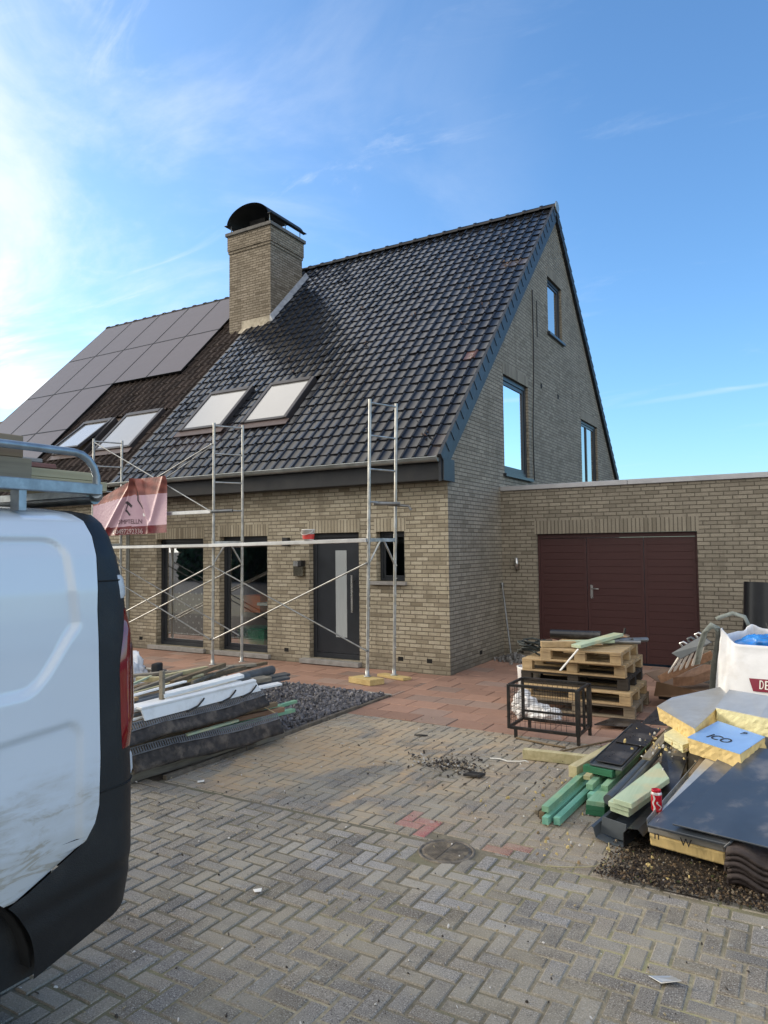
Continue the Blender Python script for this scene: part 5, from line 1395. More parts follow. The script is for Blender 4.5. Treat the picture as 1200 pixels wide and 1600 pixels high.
# box gutter: profile swept along the heap
def sweep(name, prof, p0, p1, mat, label, cat, th=0.004):
    p0, p1 = Vector(p0), Vector(p1); d_ = (p1-p0).normalized(); a = d_.cross(Vector((0,0,1))).normalized(); u = a.cross(d_)
    m = MB(); m.grid([[p+a*x+u*y for x, y in prof] for p in (p0, p1)], 0, False)
    return obj1(m, name, mat, label, cat, bevel=0, solid=th)
sweep('box_gutter', [(-0.145,0.055),(-0.115,0.085),(-0.10,0.08),(-0.085,0.02),(0.0,0.0),(0.10,0.0),(0.115,0.10),(0.13,0.105)], (-1.14,4.70,0.006), (-0.92,6.1,0.06), M['pvc_grey'], 'open grey box gutter at the front of the right heap', 'gutter')
m = MB(); m.poly([(-1.215,4.79,0.03),(-1.05,4.75,0.02),(-1.04,4.76,0.125),(-1.20,4.80,0.135)]); obj1(m, 'gutter_stop', M['pvc_grey'], 'grey gutter end piece tilted inside the box gutter', 'gutter end', solid=0.005)
sweep('folded_sheet', [(-0.055,-0.10),(-0.05,0.0),(-0.02,0.035),(0.045,0.045),(0.075,0.01)], (-0.985,4.63,0.115), (-0.82,5.5,0.20), M['slate_sheet'], 'bent black sheet beside the grey box gutter', 'sheet')
m = MB(); m.slab([(-1.02,6.10,0.37),(-0.93,5.22,0.20),(-0.82,5.13,0.20),(-0.80,6.05,0.37)], 0.01); obj1(m, 'black_sheet', M['slate_sheet'], 'large black sheet leaning steeply behind the red can', 'sheet')
sweep('channel_profile', [(-0.03,0.035),(-0.03,0.0),(0.0,0.004),(0.03,0.0),(0.03,0.035)], (-0.855,4.60,0.205), (-0.64,6.1,0.33), M['galv'], 'galvanised channel profile beside the insulation panel', 'profile')
m = MB(); m.slab([(-0.775,4.97,0.27),(-0.66,5.12,0.27),(-0.46,5.75,0.36),(-0.67,5.80,0.36)], 0.03); obj1(m, 'plank', M['fresh_cut'], 'weathered plank with a reddish end beside the channel profile', 'plank')
for p, q, a, b, mt, lb in (((-1.06,5.55,0.33),(-0.98,6.6,0.40),0.06,0.02,'grey_wood','grey lath above the grey pipe'),((-0.72,5.35,0.315),(-0.62,6.1,0.40),0.05,0.03,'brown_wood','brown batten under the blue faced foam board'),((-0.58,5.15,0.30),(-0.40,5.9,0.40),0.05,0.03,'grey_wood','grey batten right of the weathered plank'),((-1.28,6.2,0.12),(-1.05,7.3,0.22),0.08,0.05,'brown_wood','brown beam below the back of the black sheets'),((-1.15,6.75,0.16),(-0.85,7.5,0.30),0.06,0.03,'grey_wood','grey lath sloping up behind the yellow foam board')):
    bar('batten', mt, p, q, a, b, lb, 'batten')
# beverage can
cn = thing('drink_can', 'red and white drink can standing on the heap beside the channel profile', 'can', (-0.862, 4.80, 0.235))
cc_ = (-0.862, 4.80, 0.225); m = MB(); m.lathe(cc_, [(0.0,0.0),(0.026,0.0),(0.033,0.012),(0.033,0.115),(0.027,0.132),(0.029,0.136),(0.026,0.136),(0.024,0.130),(0.0,0.130)], 28); m.build('can_body', M['can_red'], cn)
m = MB(); m.lathe(cc_, [(0.0265,0.1325),(0.0335,0.1145),(0.0335,0.108)], 28); m.build('can_shoulder', M['can_white'], cn)
m = MB(); rows = []
for k in range(15):
    z = 0.015+0.09*k/14; a0 = R(-120+9*math.sin(k*0.7)); rows.append([(cc_[0]+0.0337*math.cos(a0+q), cc_[1]+0.0337*math.sin(a0+q), cc_[2]+z) for q in (0,0.12,0.24,0.36)])
m.grid(rows); m.build('printed_swirl', M['can_white'], cn)
m = MB(); rows = []
for k in range(12):
    z = 0.02+0.05*k/11; a0 = R(-62+22*math.sin(k*0.5)); rows.append([(cc_[0]+0.0337*math.cos(a0+q), cc_[1]+0.0337*math.sin(a0+q), cc_[2]+z) for q in (0,0.1,0.2,0.3)])
m.grid(rows); m.build('printed_swirl', M['can_white'], cn)

# insulation panel with dark sheets
ip = thing('foam_slab', 'foil faced yellow insulation panel under the dark coated sheets', 'insulation', (-0.5, 4.9, 0.05))
A_ = [Vector((-0.885,4.62,0.20)),Vector((-0.455,4.53,0.20)),Vector((-0.10,5.75,0.44)),Vector((-0.60,5.85,0.44))]
def lay(q, d0, d1): n = (q[1]-q[0]).cross(q[3]-q[0]).normalized(); return [p-n*d1 for p in q]+[p-n*d0 for p in q]
m = MB(); m.hexa(lay(A_, 0.055, 0.135)); m.build('foam_core', M['pir_foam'], ip, bevel=0.012, seg=2)
m = MB(); q = [A_[0]+Vector((-0.004,-0.004,0)), A_[1]+Vector((0.004,-0.004,0)), A_[2], A_[3]]; m.hexa(lay(q, 0.0, 0.054)); m.build('foil_facing', M['foil'], ip, bevel=0.012, seg=2)
n_ = (A_[1]-A_[0]).normalized(); fz = Vector((0,0,1))
tilt = Matrix((( n_.x, 0, n_.y*1.0),(n_.y, 0, -n_.x),(0,1,0)))
for body, f, sz in (('n', 0.13, 0.075), ('W', 0.52, 0.065)):
    p = A_[0].lerp(A_[1], f) + Vector((0.0,-0.016,-0.045))
    text_obj('handwritten_mark', body, sz, M['marker'], ip, p, tilt)
m = MB(); m.slab([(-0.875,4.545,0.226),(-0.425,4.465,0.226),(-0.16,5.42,0.40),(-0.56,5.55,0.42)], 0.016); obj1(m, 'coated_sheet', M['blue_sheet'], 'lower dark coated sheet on the insulation panel, its corner at the left', 'sheet')
m = MB(); m.slab([(-0.455,4.47,0.205),(-0.42,4.46,0.245),(-0.20,5.2,0.36),(-0.24,5.2,0.32)], 0.012); obj1(m, 'edge_trim', M['blue_sheet'], 'dark edge trim at the right corner of the insulation panel', 'trim')
m = MB(); m.slab([(-0.73,4.535,0.262),(-0.20,4.43,0.262),(0.22,5.60,0.50),(-0.36,5.62,0.49)], 0.010); obj1(m, 'coated_sheet', M['blue_sheet'], 'upper dark coated sheet reaching out of the picture on the right', 'sheet')
# old roof tiles piled under the sheet
for k in range(6):
    th = thing('roof_tile', 'weathered wavy roof tile %s of the pile under the dark sheets' % ['at the very bottom','second from the bottom','third from the bottom','third from the top','second from the top','at the very top'][k], 'roof tile', (-0.2, 4.62, 0.03*k), 'weathered roof tiles piled on the right')
    rows = []; m = MB(); jx, jy = rnd.uniform(-0.012,0.012), rnd.uniform(-0.012,0.012)
    for j in range(3):
        row = []
        for i in range(25):
            x = -0.43+0.62*i/24+jx; wv = 0.034*math.sin(i/24*math.pi*4+0.6)
            row.append((x, 4.39+0.21*j+jy+0.05*(i/24), 0.028+0.031*k+wv*0.9+0.012*j))
        rows.append(row)
    m.grid(rows); m.build('tile_body', M['clay_brown'], th, solid=0.020)
    m = MB(); 
    for i in range(9): m.box(-0.436+jx, -0.428+jx, 4.40+jy+0.04*i, 4.415+jy+0.04*i, 0.012+0.031*k, 0.040+0.031*k)
    m.build('edge_rib', M['clay_brown'], th)

# broken insulation boards
def foam_board(label, top, t, foil, foam, marks=(), seed=0):
    th = thing('insulation_board', label, 'insulation', sum((Vector(p) for p in top), Vector())/len(top)-Vector((0,0,t)), 'broken insulation boards on the right heap')
    q_ = random.Random(seed); T = [Vector(p) for p in top]
    n = (T[1]-T[0]).cross(T[2]-T[0]).normalized(); 
    if n.z < 0: T.reverse(); n = -n
    ring = []
    k_ = len(T)
    for i in range(k_):
        a, b = T[i], T[(i+1)%k_]; L = (b-a).length; ns = max(2, int(L/0.03))
        for s_ in range(ns): ring.append(a.lerp(b, s_/ns))
    c = sum(ring, Vector())/len(ring)
    m = MB(); lv = 5; rows = []
    for j in range(lv+1):
        f = j/lv
        rows.append([p + (c-p).normalized()*(q_.uniform(-0.004,0.006) if 0 < j else 0) - n*(0.003 + (t-0.003)*f) for p in ring] )
    for r_ in rows: r_.append(r_[0])
    m.grid(rows[::-1], 0, False)
    m.add(rows[-1][:-1], [list(range(len(ring)))[::-1]])
    m.build('foam_core', foam, th)
    m = MB(); ex = [p + (p-c).normalized()*0.002 for p in ring]
    m.add([p + n*0.0005 for p in ex]+[p - n*0.0032 for p in ex], [list(range(len(ex)))] + [(i,len(ex)+i,len(ex)+(i+1)%len(ex),(i+1)%len(ex)) for i in range(len(ex))])
    m.build('facing', foil, th); return th, T, n
foam_board('silver faced foam board with a broad yellow broken end at the left', [(-1.11,6.33,0.555),(-0.75,5.74,0.545),(-0.55,6.60,0.65),(-0.68,6.88,0.66),(-1.0,6.50,0.60)][:1]+[(-0.75,5.74,0.545),(-0.58,6.52,0.65),(-0.68,6.86,0.66),(-1.02,6.52,0.60)], 0.12, M['foil'], M['pir_foam'], seed=1)
foam_board('cream edged foam board lying across the others at the picture edge', [(-0.645,6.16,0.625),(-0.25,5.90,0.635),(0.15,5.75,0.64),(0.20,6.2,0.74),(-0.26,6.28,0.725),(-0.58,6.56,0.70)], 0.135, M['foil'], M['pir_cream'], seed=2)
fb, T_, n3 = foam_board('blue faced foam board with handwriting, in front of the silver one', [(-0.785,5.64,0.50),(-0.425,5.36,0.50),(-0.29,5.70,0.55),(-0.62,6.04,0.55)], 0.115, M['foil_blue'], M['pir_foam'], seed=3)
ux = (Vector((-0.425,5.36,0.50))-Vector((-0.785,5.64,0.50))).normalized(); uy = n3.cross(ux)
rm = Matrix(((ux.x,uy.x,n3.x),(ux.y,uy.y,n3.y),(ux.z,uy.z,n3.z)))
text_obj('handwriting', 'ICO', 0.11, M['marker'], fb, sum(T_, Vector())/4+n3*0.004-uy*0.07, rm)
text_obj('handwriting', 'P', 0.07, M['marker'], fb, sum(T_, Vector())/4+n3*0.004+uy*0.12+ux*0.04, rm)
foam_board('small yellow foam offcut tucked under the silver faced board', [(-1.0,5.97,0.425),(-0.83,5.70,0.425),(-0.72,5.9,0.43),(-0.94,6.18,0.44)], 0.06, M['pir_cream'], M['pir_cream'], seed=4)
# rubble and offcuts that carry the boards
for (x0,x1,y0,y1,z0,z1,mt,lb) in ((-1.0,-0.3,5.75,6.7,0.004,0.20,'brown_wood','dark timber pile carrying the foam boards, lowest layer'),(-0.92,-0.25,5.8,6.75,0.2005,0.36,'grey_wood','grey timber pile carrying the foam boards, upper layer'),(-0.55,0.1,5.35,5.9,0.004,0.30,'brown_wood','dark timber carrying the dark coated sheets')):
    m = MB(); n_s = 6
    for i in range(n_s):
        a, b = x0+(x1-x0)*i/n_s, x0+(x1-x0)*(i+0.93)/n_s; j = rnd.uniform(-0.05,0.05)
        m.box(a, b, y0+j, y1+j, z0, z1-rnd.uniform(0,0.012))
    obj1(m, 'timber_bundle', M[mt], lb, 'timber bundle')

# ------------------------------------------------------------------ big bag
bg_ = thing('bulk_bag', 'large white woven bulk bag full of blue film with a maroon printed band', 'bag', (-0.25, 7.75, 0))
M['bag_white'].use_backface_culling = False
def bag_pt(a, f, inn=0.0):
    """a: angle round the bag, f: 0 foot .. 1 rim; square plan, bulging sides, creases pulled from the corners"""
    c_, s_ = math.cos(a), math.sin(a); e = 0.30
    sx = math.copysign(abs(c_)**e, c_); sy = math.copysign(abs(s_)**e, s_)
    corner = abs(math.sin(2*a))
    bul = 0.50 + 0.07*math.sin(math.pi*min(1,f*1.05))*(1.15-0.35*corner)
    p = Vector((c_*2.2, s_*2.2, f*1.6))
    bul += 0.020*abs(mnoise.noise(p*2.1)) + 0.014*abs(mnoise.noise(Vector((a*6+f*5, f*2.2, 3.1)))) - 0.012
    x, y = sx*(bul-inn), sy*(bul-inn)
    th = R(-12); X, Y = x*math.cos(th)-y*math.sin(th), x*math.sin(th)+y*math.cos(th)
    rim = 1.02 + 0.09*corner**3 - 0.03*math.sin(a*3+0.5)
    return Vector((-0.16+X, 7.62+Y, f*rim))
m = MB(); NA = 120
rows = [[bag_pt(2*math.pi*i/NA, j/40) for i in range(NA+1)] for j in range(41)]
m.grid(rows)
rows = [[bag_pt(2*math.pi*i/NA, 1-0.30*j/10, 0.012+0.01*j/10) for i in range(NA+1)] for j in range(11)]
m.grid(rows); rows = [[bag_pt(2*math.pi*i/NA, 1, 0.012*k) + Vector((0,0,0.004 if k==0.5 else 0)) for i in range(NA+1)] for k in (0,0.5,1)]
m.grid(rows); m.build('bag_body', M['bag_white'], bg_, weld=True)
crumple('film', (-0.38,7.55,0.93), (0.24,0.22,0.12), M['blue_film'], None, None, 21, bg_, 30)
crumple('film', (0.02,7.62,0.95), (0.28,0.28,0.12), M['blue_film'], None, None, 22, bg_, 30)
crumple('film', (-0.35,7.85,0.92), (0.22,0.16,0.11), M['blue_film'], None, None, 23, bg_, 30)
m = MB(); m.slab([(-0.40,7.60,0.90),(-0.22,7.52,0.93),(-0.20,7.72,1.07),(-0.28,7.80,1.06)], 0.012); m.build('wood_scrap', M['board_pale'], bg_)
m = MB(); m.slab([(-0.72,7.45,0.90),(-0.40,7.35,0.89),(-0.28,7.62,0.92),(-0.62,7.72,0.95)], 0.01); m.build('dark_scrap', M['slate_sheet'], bg_)
for a, b in (((-0.30,7.9,0.9),(-0.36,7.98,1.12)), ((-0.14,7.95,0.9),(-0.22,8.05,1.16))):
    m = MB(); m.tube([a, Vector(a).lerp(Vector(b),0.6)+Vector((0.01,0,0)), b], 0.006, 6); m.build('wire_end', M['strap_dark'], bg_)
def strap(pts, w_, mat, nm='strap'):
    m = MB(); P = [Vector(p) for p in pts]; rows = []
    for i, p in enumerate(P):
        d_ = (P[min(i+1,len(P)-1)]-P[max(i-1,0)]).normalized(); a = d_.cross(Vector((0.5,-0.8,0.1)).normalized()).normalized()
        rows.append([p-a*w_/2, p+a*w_/2])
    m.grid(rows); return m.build(nm, mat, bg_, solid=0.006)
ang = R(233)
strap([bag_pt(R(222)+0.004*k, 1-0.08*k, -0.012) for k in range(9)], 0.075, M['strap_dark'])
strap([bag_pt(R(222),0.99,-0.015), bag_pt(R(222),1.0,-0.02)+Vector((-0.05,-0.03,0.03)), bag_pt(R(210),0.98,-0.03)+Vector((-0.10,0,-0.01)), bag_pt(R(200),0.90,-0.03)+Vector((-0.14,0.05,-0.06)), bag_pt(R(190),0.80,-0.03)+Vector((-0.17,0.1,-0.10))], 0.055, M['strap'])
strap([bag_pt(R(140),0.99,-0.01), bag_pt(R(140),1.0,-0.02)+Vector((-0.03,0,0.08)), bag_pt(R(145),1.0,-0.03)+Vector((-0.12,0.03,0.12)), bag_pt(R(150),1.0,0)+Vector((-0.24,0.03,0.09)), bag_pt(R(150),1.0,0)+Vector((-0.28,0.03,0.07))], 0.04, M['strap'])
strap([bag_pt(R(60),0.98,-0.01)+Vector((-0.25,-0.2,0.0)), bag_pt(R(60),1.0,0)+Vector((-0.22,-0.2,0.10)), bag_pt(R(60),1.0,0)+Vector((-0.08,-0.2,0.20)), bag_pt(R(50),1.0,0)+Vector((0.05,-0.2,0.22))], 0.06, M['strap'])
# printed band and lettering follow the cloth
arc = []; L_ = 0.0; prev = bag_pt(R(215), 0.55)
for k in range(601):
    a_ = R(215) + R(120)*k/600; q = bag_pt(a_, 0.55); L_ += (Vector((q.x,q.y,0))-Vector((prev.x,prev.y,0))).length; prev = q; arc.append((L_, a_))
def on_bag(o, off=0.006):
    """lay a flat print on the front of the bag: x is the distance along the cloth, z the height"""
    b0 = BASE[bg_.name]
    for vtx in o.data.vertices:
        p = vtx.co + b0; a = interp(arc, p.x+0.34); vtx.co = bag_pt(a, p.z/1.06, -off) - b0
m = MB()
n_a, n_z = 40, 8
for i in range(n_a):
    for j in range(n_z):
        u0, u1 = 0.02+0.62*i/n_a, 0.02+0.62*(i+1)/n_a; v0, v1 = j/n_z, (j+1)/n_z
        zf = lambda u, v: 0.645+0.02*u+0.115*v
        m.poly([(u0+0.04*(1-v0),0,zf(u0,v0)),(u1+0.04*(1-v0),0,zf(u1,v0)),(u1+0.04*(1-v1),0,zf(u1,v1)),(u0+0.04*(1-v1),0,zf(u0,v1))])
on_bag(m.build('printed_band', M['bag_red'], bg_))
I3 = Matrix(((1,0,0),(0,0,-1),(0,1,0)))
o = text_obj('lettering', 'DE', 0.115, M['white_paint'], bg_, (0.175,0,0.707), I3, extrude=0); on_bag(o, 0.010)
o = text_obj('lettering', '\u2022 o', 0.06, M['bag_red'], bg_, (0.18,0,0.597), I3, extrude=0); on_bag(o, 0.008)

# ------------------------------------------------------------------ scrap between the pallets and the bag
cb = thing('cardboard_box', 'flattened brown cardboard box in front of the scrap by the garage', 'box', (-1.3, 8.8, 0.1))
m = MB(); m.hexa([(-1.60,8.93,0.12),(-0.95,8.50,0.20),(-0.80,8.95,0.20),(-1.45,9.35,0.12),(-1.56,8.90,0.30),(-0.96,8.56,0.27),(-0.82,8.95,0.28),(-1.42,9.3,0.31)]); m.build('box_body', M['cardboard'], cb, bevel=0.004)
m = MB(); m.slab([(-1.56,8.90,0.305),(-1.42,9.3,0.312),(-1.56,9.5,0.36),(-1.72,9.1,0.35)], 0.006); m.build('flap', M['cardboard'], cb)
m = MB(); m.hexa([(-1.33,8.60,0.31),(-1.12,8.66,0.33),(-0.86,8.85,0.42),(-1.05,9.0,0.40),(-1.33,8.60,0.41),(-1.12,8.66,0.43),(-0.86,8.85,0.54),(-1.05,9.0,0.52)]); obj1(m, 'timber_block', M['timber_red'], 'brown timber blocks lying on the cardboard box', 'timber block')
m = MB(); m.beam((-1.45,8.46,0.40),(-0.90,8.50,0.71), 0.05, 0.085); obj1(m, 'beam', M['timber_red'], 'dark brown rail sloping up to the bulk bag', 'beam')
m = MB(); m.slab([(-1.20,7.9,0.004),(-0.95,7.9,0.004),(-0.9,8.9,0.004),(-1.6,8.9,0.004)], 0.002)
rd = thing('slatted_crate', 'grey panel with white slats leaning on the scrap by the bulk bag', 'crate', (-1.15, 8.4, 0.4))
m = MB(); m.slab([(-1.30,8.34,0.715),(-1.20,8.30,0.665),(-0.88,8.22,0.87),(-0.98,8.30,0.93)], 0.02); m.build('panel', M['pvc_grey'], rd, bevel=0.003)
for k in range(6):
    f = k/5; p = Vector((-1.22+0.26*f, 8.33-0.03*f, 0.68+0.17*f)); q = Vector((-1.37+0.33*f, 8.47-0.01*f, 0.45+0.16*f))
    m = MB(); m.beam(p, q, 0.022, 0.014); m.build('slat', M['white_paint'], rd)
for k in range(3):
    p = Vector((-1.19+0.08*k, 8.37-0.02*k, 0.79+0.055*k)); m = MB(); m.tube([p, p+Vector((-0.02,0,0.035)), p+Vector((0.015,0,0.05)), p+Vector((0.05,0,0.03))], 0.014, 8); m.build('knob', M['steel'] if k != 1 else M['pvc_grey'], rd)
m = MB(); m.box(-1.62,-0.85,9.35,9.9,0.004,0.20); m.box(-1.45,-0.8,8.95,9.34,0.004,0.115); obj1(m, 'sheet_stack', M['slate_sheet'], 'dark stack of sheets behind the cardboard box', 'sheet stack')
m = MB(); m.box(-1.72,-1.1,10.7,11.7,0.006,0.10); obj1(m, 'threshold_slab', M['sill'], 'grey slab lying at the foot of the maroon garage door', 'slab')
rl = MB()
v = [];  N_ = 32
rl.tube([(-0.60,10.9,0.01),(-0.55,11.0,1.37)], 0.20, 32); obj1(rl, 'roofing_roll', M['roll_black'], 'tall black roll standing upright against the garage wall', 'roll', bevel=0)
rl = MB(); rl.tube([(-0.17,10.9,0.01),(-0.13,11.0,1.27)], 0.17, 28); obj1(rl, 'roofing_roll', M['roll_black'], 'second black roll at the picture edge, right of the tall one', 'roll', bevel=0)
m = MB(); m.tube([(-4.54,11.70,1.26),(-4.30,11.45,0.02)], 0.016, 8); m.tube([(-4.53,11.69,1.20),(-4.54,11.70,1.27)], 0.024, 8); obj1(m, 'rod', M['galv_dark'], 'thin metal rod leaning in the corner between gable and garage', 'rod', bevel=0)
m = MB()
for i in range(260):
    r_ = abs(rnd.gauss(0,0.22)); a = rnd.random()*6.3; x, y = -4.20+r_*math.cos(a), 11.38+r_*math.sin(a)*0.8
    if x < -4.53 or y > 11.78: continue
    v = rnd.uniform(0.08,0.3); chip(m, x, y, 0.02+max(0,0.10-r_*0.28)*rnd.random(), rnd.uniform(0.02,0.045), (v,v*0.97,v*0.94,1), 0.7)
m.build('rubble', M['slate'], kind='stuff', label='little heap of grey rubble in the corner by the garage')

# ------------------------------------------------------------------ heap of offcuts on the left
VT = [(0.0,0.0),(0.0,0.02)]
def vent_strip(name, p0, p1, h_, label, slots):
    """bent roofing strip: plain sloping face, rolled foot and a comb of slots along its upper lip"""
    th = thing(name, label, 'roof strip', (Vector(p0)+Vector(p1))/2 - Vector((0,0,0.1)))
    p0, p1 = Vector(p0), Vector(p1); d_ = (p1-p0); L = d_.length; d_.normalize(); a = d_.cross(Vector((0,0,1))).normalized()
    prof = [(0.03,-h_),(0.055,-h_+0.012),(0.045,-h_+0.035),(0.02,-0.06),(0.005,-0.012)]
    m = MB(); rows = []; N_ = 24
    for k in range(N_+1):
        f = k/N_; c = p0 + d_*L*f + Vector((0,0,0.012*math.sin(f*7)))
        rows.append([c + a*(x+0.006*math.sin(f*19+i)) + Vector((0,0,z+0.006*math.sin(f*23+2*i))) for i, (x, z) in enumerate(prof)])
    m.grid(rows); m.build('face', M['strip_face'], th, solid=0.006)
    m = MB(); n = slots; b0 = 0.0
    for k in range(n):
        s0, s1 = L*k/n, L*(k+0.55)/n; up = Vector((0,0,0.012*math.sin(s0/L*7)))
        c0, c1 = p0+d_*s0+up, p0+d_*s1+up
        m.hexa([c0+a*0.004+Vector((0,0,-0.014)), c1+a*0.004+Vector((0,0,-0.014)), c1-a*0.03+Vector((0,0,0.036)), c0-a*0.03+Vector((0,0,0.036)),
                c0+a*0.006+Vector((0,0,-0.008)), c1+a*0.006+Vector((0,0,-0.008)), c1-a*0.03+Vector((0,0,0.041)), c0-a*0.03+Vector((0,0,0.041))])
    for off, zz in ((-0.03,0.039),(0.004,-0.010)):
        c0, c1 = p0+a*off+Vector((0,0,zz)), p1+a*off+Vector((0,0,zz))
        m.tube([c0.lerp(c1,k/24)+Vector((0,0,0.012*math.sin(k/24*7))) for k in range(25)], 0.006, 6)
    m.build('slotted_lip', M['strip_lip'], th); return th
vent_strip('vent_strip', (-4.70,3.95,0.27), (-4.50,5.58,0.24), 0.15, 'black roof strip with slotted lip, lower one on the left heap', 70)
vent_strip('vent_strip', (-4.66,3.80,0.47), (-4.62,5.50,0.475), 0.115, 'black roof strip with slotted lip, upper one on the left heap', 74)
bar('beam', 'grey_wood', (-4.88,3.9,0.045), (-4.62,5.75,0.045), 0.10, 0.08, 'grey squared beam on the ground under the left heap', 'beam')
bar('beam', 'brown_wood', (-5.02,3.9,0.13), (-4.80,5.6,0.13), 0.12, 0.08, 'brown beam second from the ground in the left heap', 'beam')
bar('beam', 'brown_wood', (-4.84,3.95,0.345), (-4.66,5.72,0.335), 0.05, 0.045, 'brown batten between the two black roof strips', 'batten')
bar('beam', 'timber_red', (-4.90,4.3,0.30), (-4.62,5.78,0.275), 0.06, 0.045, 'reddish batten just under the brown one in the left heap', 'batten')
bar('batten', 'brown_wood', (-5.0,3.9,0.25), (-4.85,5.3,0.25), 0.10, 0.07, 'dark batten in the shadow between the black strips', 'batten')
bar('batten', 'pale_green', (-4.655,4.50,0.305), (-4.63,5.12,0.300), 0.04, 0.02, 'pale green lath between the black roof strips', 'batten')
bar('batten', 'green_beam', (-4.76,5.0,0.235), (-4.74,6.10,0.19), 0.07, 0.035, 'green plank end sticking out of the left heap over the chips', 'batten')
bar('batten', 'green_beam', (-4.84,5.2,0.25), (-4.82,6.25,0.245), 0.05, 0.03, 'upper green plank end sticking out of the left heap', 'batten')
bar('batten', 'pallet', (-4.70,5.45,0.40), (-4.55,5.60,0.27), 0.014, 0.010, 'thin broken stick at the end of the black strips', 'stick')
def board_quad(name, q, t_, mat, label, cat): 
    m = MB(); m.slab(q, t_); return obj1(m, name, M[mat], label, cat)
wh = thing('window_board', 'white plastic board with ribbed upper edge on the left heap', 'plastic board', (-4.66, 4.7, 0.5))
m = MB(); m.hexa([(-4.66,4.06,0.515),(-4.63,5.46,0.515),(-4.645,5.46,0.515),(-4.675,4.06,0.515),(-4.68,4.03,0.62),(-4.65,5.40,0.62),(-4.665,5.40,0.62),(-4.695,4.03,0.62)]); m.build('face', M['pvc_white'], wh, bevel=0.003)
m = MB(); m.hexa([(-4.672,4.03,0.606),(-4.642,5.40,0.606),(-4.70,5.42,0.606),(-4.73,4.03,0.606),(-4.668,4.03,0.628),(-4.638,5.40,0.628),(-4.70,5.42,0.634),(-4.73,4.03,0.634)]); m.build('ribbed_edge', M['pvc_white'], wh, bevel=0.004)
board_quad('plastic_board', [(-4.78,4.05,0.610),(-4.95,4.12,0.60),(-4.90,5.35,0.62),(-4.74,5.30,0.63)], 0.02, 'pvc_white', 'flat white plastic board behind the ribbed one on the left heap', 'plastic board')
board_quad('plastic_board', [(-4.76,4.35,0.665),(-4.86,4.40,0.665),(-4.88,5.42,0.675),(-4.76,5.36,0.675)], 0.03, 'pvc_white', 'white plastic strip topmost on the left heap', 'plastic board')
board_quad('plastic_board', [(-4.90,5.0,0.50),(-4.99,5.0,0.50),(-5.0,6.16,0.455),(-4.92,6.15,0.445)], 0.02, 'pvc_white', 'white plastic strip sticking out over the slate chips', 'plastic board')
for k in range(4):
    bar('profile', 'pvc_white' if k % 2 else 'pvc_grey', (-4.72-0.035*k,3.75,0.50+0.025*k), (-4.76-0.03*k,5.2,0.50+0.02*k), 0.03, 0.018, ['grey window profile lowest under the white board','white window profile second under the white board','grey window profile third under the white board','white window profile uppermost, next to the white board'][k], 'profile')
m = MB(); m.tube([(-5.10,3.9,0.53),(-5.20,5.9,0.53)], 0.05, 14); obj1(m, 'grey_pipe', M['pvc_grey'], 'thick grey plastic pipe lying behind the white boards', 'pipe', bevel=0)
m = MB(); m.tube([(-5.28,3.9,0.50),(-5.75,6.98,0.40)], 0.055, 14); obj1(m, 'grey_pipe', M['pvc_grey'], 'grey plastic pipe whose far end reaches toward the path', 'pipe', bevel=0)
board_quad('gutter_piece', [(-5.62,5.4,0.40),(-5.72,5.4,0.41),(-5.85,7.36,0.31),(-5.74,7.34,0.30)], 0.03, 'pvc_grey', 'dark gutter piece ending farthest to the right over the chips', 'gutter')
board_quad('gutter_piece', [(-5.50,5.4,0.38),(-5.58,5.4,0.39),(-5.70,7.2,0.30),(-5.62,7.18,0.29)], 0.03, 'pvc_grey', 'grey gutter piece just in front of the dark gutter end', 'gutter')
laths = [((-6.08,5.18,0.55),(-5.46,5.52,0.55),0.06,0.05,'pine','pale batten lying nearly square to the others on the left heap'),
 ((-5.72,5.20,0.60),(-5.69,5.80,0.605),0.05,0.04,'pine','short pale batten pointing toward the tall windows'),
 ((-5.31,4.95,0.62),(-5.70,6.08,0.60),0.05,0.04,'brown_wood','brown batten crossing on top of the left heap'),
 ((-6.55,5.45,0.50),(-5.88,6.82,0.48),0.09,0.03,'grey_wood','long grey plank at the back of the left heap'),
 ((-5.52,5.5,0.56),(-6.17,7.36,0.40),0.06,0.04,'brown_wood','long brown batten reaching back to the red path'),
 ((-5.60,5.2,0.50),(-6.30,7.20,0.36),0.05,0.03,'grey_wood','grey batten below the long brown one'),
 ((-5.45,4.6,0.58),(-5.60,5.35,0.62),0.035,0.03,'grey_wood','thin grey stick slanting in the middle of the left heap'),
 ((-5.35,4.3,0.56),(-5.85,5.6,0.56),0.04,0.025,'grey_wood','thin grey lath next to the thick pipe'),
 ((-5.42,4.25,0.52),(-6.05,5.7,0.53),0.04,0.03,'brown_wood','brown lath second behind the thick pipe'),
 ((-5.55,4.2,0.49),(-6.2,5.9,0.5),0.05,0.03,'grey_wood','grey lath third behind the thick pipe'),
 ((-5.9,4.3,0.46),(-6.3,6.2,0.47),0.07,0.035,'brown_wood','brown plank low behind the thin laths'),
 ((-5.14,3.95,0.585),(-5.10,4.35,0.60),0.05,0.03,'pallet','short pale offcut beside the van on the left heap'),
 ((-6.0,4.4,0.40),(-5.5,6.6,0.38),0.16,0.05,'grey_wood','broad grey plank under the battens of the left heap')]
for p, q, a, b, mt, lb in laths: bar('batten', mt, p, q, a, b, lb, 'batten')
bar('batten', 'grey_wood', (-4.80,4.36,0.62), (-4.81,4.37,0.86), 0.045, 0.03, 'short upright post stub standing among the white boards', 'post', up=(0,1,0))
